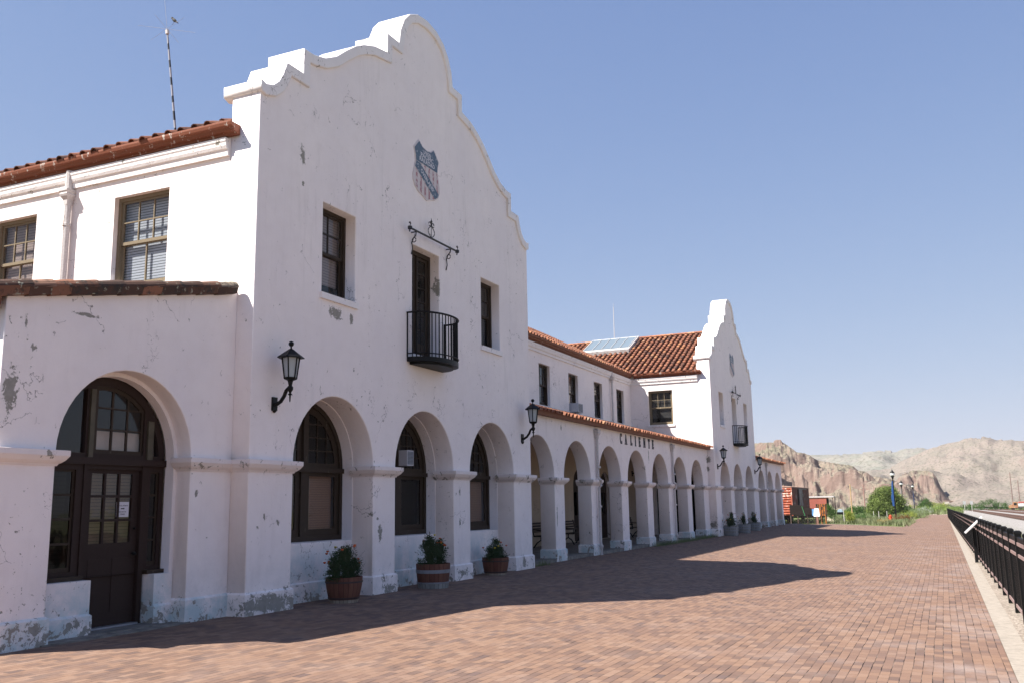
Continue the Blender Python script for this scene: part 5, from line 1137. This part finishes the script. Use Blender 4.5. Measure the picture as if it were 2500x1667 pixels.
poly_sheet('bare_dirt', [(300, -36), (300, -90), (420, -90), (420, -38)], M['dirtpath'], .02)

# ------------------------------------------------------------------ hills
def fbm(v, o=5, s=1.0): return mnoise.fractal(v * s, 0.8, 2.1, o, noise_basis='PERLIN_ORIGINAL')
def hill_mat(name, rock, sage, dirt, mode):
    n = N(name); g = n.new('ShaderNodeNewGeometry'); nz = n.sep(g.outputs['Normal'])[2]
    k = n.mix(n.step(n.noise(.02, 6, .6), .35, .65), rock, tuple(v * .78 for v in rock)); k = n.mix(n.math('MULTIPLY', n.step(n.noise(.12, 6, .7, n.scale((1, 1, .35))), .42, .66), .6), k, (rock[0] * .68, rock[1] * .60, rock[2] * .60))
    k = n.mix(n.math('MULTIPLY', n.step(n.noise(.25, 5, .7), .5, .7), .5), k, (.33, .27, .22))
    s_ = n.mix(n.step(n.noise(.03, 5, .6), .4, .6), sage, dirt); dots = n.math('GREATER_THAN', n.noise(mode, 3, .5), .575); s_ = n.mix(n.math('MULTIPLY', dots, .75), s_, (.105, .10, .075))
    flat = n.step(n.math('ADD', nz, n.math('MULTIPLY', n.noise(.15, 4), .3)), .80, .92); c = n.mix(flat, k, s_); n.bump(n.noise(.5, 6, .7), .9, 1.0); return n.fin(c, .95, .05)
HC = Vector((-12.07, -10.2, 1.65))
def interp(tab, a):
    for (a0, e0), (a1, e1) in zip(tab, tab[1:]):
        if a0 >= a >= a1: t = (a0 - a) / (a0 - a1); return e0 + (e1 - e0) * t
    return tab[0][1] if a > tab[0][0] else tab[-1][1]
def hill(name, tab, az0, az1, naz, r_foot, r_top, r_back, nr, profile, amp, mat, foot_z, label, fr=.02, jag=0.0, seed=0.0, blk=.0):
    vs = []; fs = []
    for i in range(naz + 1):
        az = az0 + (az1 - az0) * i / naz; ca, sa = math.cos(R(az)), math.sin(R(az)); el = interp(tab, az); rt_ = r_top * (1 + jag * fbm(Vector((az * .6, seed, 0)), 3))
        H = rt_ * math.tan(R(el)) + 1.65
        for j in range(nr + 1):
            t = j / nr; r = r_foot + (r_back - r_foot) * t; q = (r - r_foot) / (rt_ - r_foot)
            x, y = HC.x + r * ca, HC.y + r * sa
            n1 = fbm(Vector((x, y, seed * 7)), 5, fr); n2 = abs(fbm(Vector((x, y, 3.3 + seed)), 5, fr * 2.6))
            vd = mnoise.voronoi(Vector((x, y, seed)) * fr * 1.3)[0][0]; vd2 = mnoise.voronoi(Vector((x, y, 9 + seed)) * fr * 3.5)[0][0]
            qq = q + (n1 * .14 + (n2 - .3) * .10 - (vd - .5) * blk - (vd2 - .5) * blk * .5) * (1 if 0 < q < 1 else .3) * (jag > 0)
            if q <= 1: z = foot_z + (H - foot_z) * profile(min(max(qq, 0), 1)); z += amp * (n1 * 1.0 - n2 * .9) * math.sin(math.pi * min(max(q, 0), 1)) ** .7
            else: z = H - (r - rt_) * .12 + amp * .4 * n1 * min(1, (q - 1) * 5)
            if q > .92 and z > HC.z + r * math.tan(R(el)) : z = HC.z + r * math.tan(R(el)) - .02 * abs(n1) * (r * .02)
            vs.append((x, y, z))
    m = nr + 1
    for i in range(naz):
        for j in range(nr): fs.append((i * m + j, i * m + j + 1, (i + 1) * m + j + 1, (i + 1) * m + j))
    me = bpy.data.meshes.new(name); me.from_pydata(vs, [], fs)
    bm = bmesh.new(); bm.from_mesh(me); bmesh.ops.recalc_face_normals(bm, faces=bm.faces)
    if sum(f.normal.z for f in bm.faces) < 0: bmesh.ops.reverse_faces(bm, faces=bm.faces)
    bm.to_mesh(me); bm.free(); o = struct(obj(name, me, mat, None, False)); return o
cliff_m = hill_mat('cliff_rock', (.225, .165, .138), (.185, .165, .12), (.25, .205, .165), .9)
slope_m = hill_mat('dry_hillside', (.205, .163, .143), (.20, .178, .15), (.235, .197, .170), .5)
far_m = hill_mat('sage_hillside', (.23, .195, .175), (.20, .20, .165), (.24, .22, .19), .2)
CL = [(40, 3.6), (20, 3.9), (12, 3.6), (10, 3.45), (9.1, 3.44), (8.45, 3.42), (7.85, 3.0), (7.55, 2.75), (6.9, 2.68), (6.4, 2.30), (5.55, 2.15), (4.95, 1.9), (4.45, 1.72), (3.95, 1.45), (3.6, 1.28), (3.2, 1.28), (2.55, 1.05), (2.15, .90), (1.6, .68), (1.25, .30), (.9, -.1), (.5, -.35)]
def pr_cliff(q):
    if q < .45: return .42 * q / .45
    if q < .60: return .42 + .40 * (q - .45) / .15
    if q < .82: return .82 + .04 * (q - .6) / .22
    return .86 + .14 * sm((q - .82) / .12)
hill('cliff', CL, 22, .4, 520, 330, 455, 700, 130, pr_cliff, 5.0, cliff_m, -2.6, '', .035, .05, 1.0, .22)
SL = [(9, 1.4), (6.5, 1.5), (4.0, 1.6), (2.6, 1.75), (2.1, 2.05), (1.4, 2.35), (.55, 2.72), (0, 2.88), (-.55, 3.02), (-1.15, 3.10), (-1.7, 3.15), (-2.3, 3.14), (-3.1, 3.07), (-4.3, 2.98), (-8, 3.2), (-20, 4)]
hill('hillside', SL, 6.5, -22, 420, 470, 1150, 1700, 120, lambda q: .25 * q + .75 * q ** 1.35, 9.0, slope_m, -2.8, '', .008, .03, 2.0)
FH = [(14, 2.6), (7.3, 2.60), (6.9, 2.64), (5.9, 2.62), (5.0, 2.63), (4.1, 2.68), (3.4, 2.78), (2.9, 2.79), (2.2, 2.72), (1.55, 2.86), (.8, 2.85), (0, 2.6), (-3, 2.2), (-10, 2)]
hill('far_hill', FH, 16, -6, 300, 1250, 2100, 2900, 70, lambda q: q ** .8, 14.0, far_m, -2.0, '', .004, .03, 3.0)
# dark rock outcrop on the right hillside
OC = [(2.5, .3), (2.35, .95), (2.1, 1.28), (1.7, 1.45), (1.2, 1.52), (.7, 1.50), (.35, 1.40), (.2, 1.1), (.05, .6), (-.4, -.2), (-.8, -.5)]
hill('rock_outcrop', OC, 2.6, -.7, 170, 520, 600, 690, 50, pr_cliff, 2.2, cliff_m, -2.6, '', .04, .04, 5.0, .2)
# ------------------------------------------------------------------ the dry air between here and the hills
hb = MB(); hb.box(-3050, 4050, -4050, 3050, -30, 190); hz = hb.build('haze', None); hz.data.materials.clear()
hm = bpy.data.materials.new('pale_air'); hm.use_nodes = True; t = hm.node_tree; t.nodes.clear(); o = t.nodes.new('ShaderNodeOutputMaterial'); v = t.nodes.new('ShaderNodeVolumePrincipled')
v.inputs['Color'].default_value = (.90, .91, .95, 1); v.inputs['Density'].default_value = .00011; v.inputs['Anisotropy'].default_value = .2; t.links.new(v.outputs[0], o.inputs['Volume']); hz.data.materials.append(hm)
hz['kind'] = 'stuff'; tag(hz, 'thin pale haze in front of the far hills', 'haze')
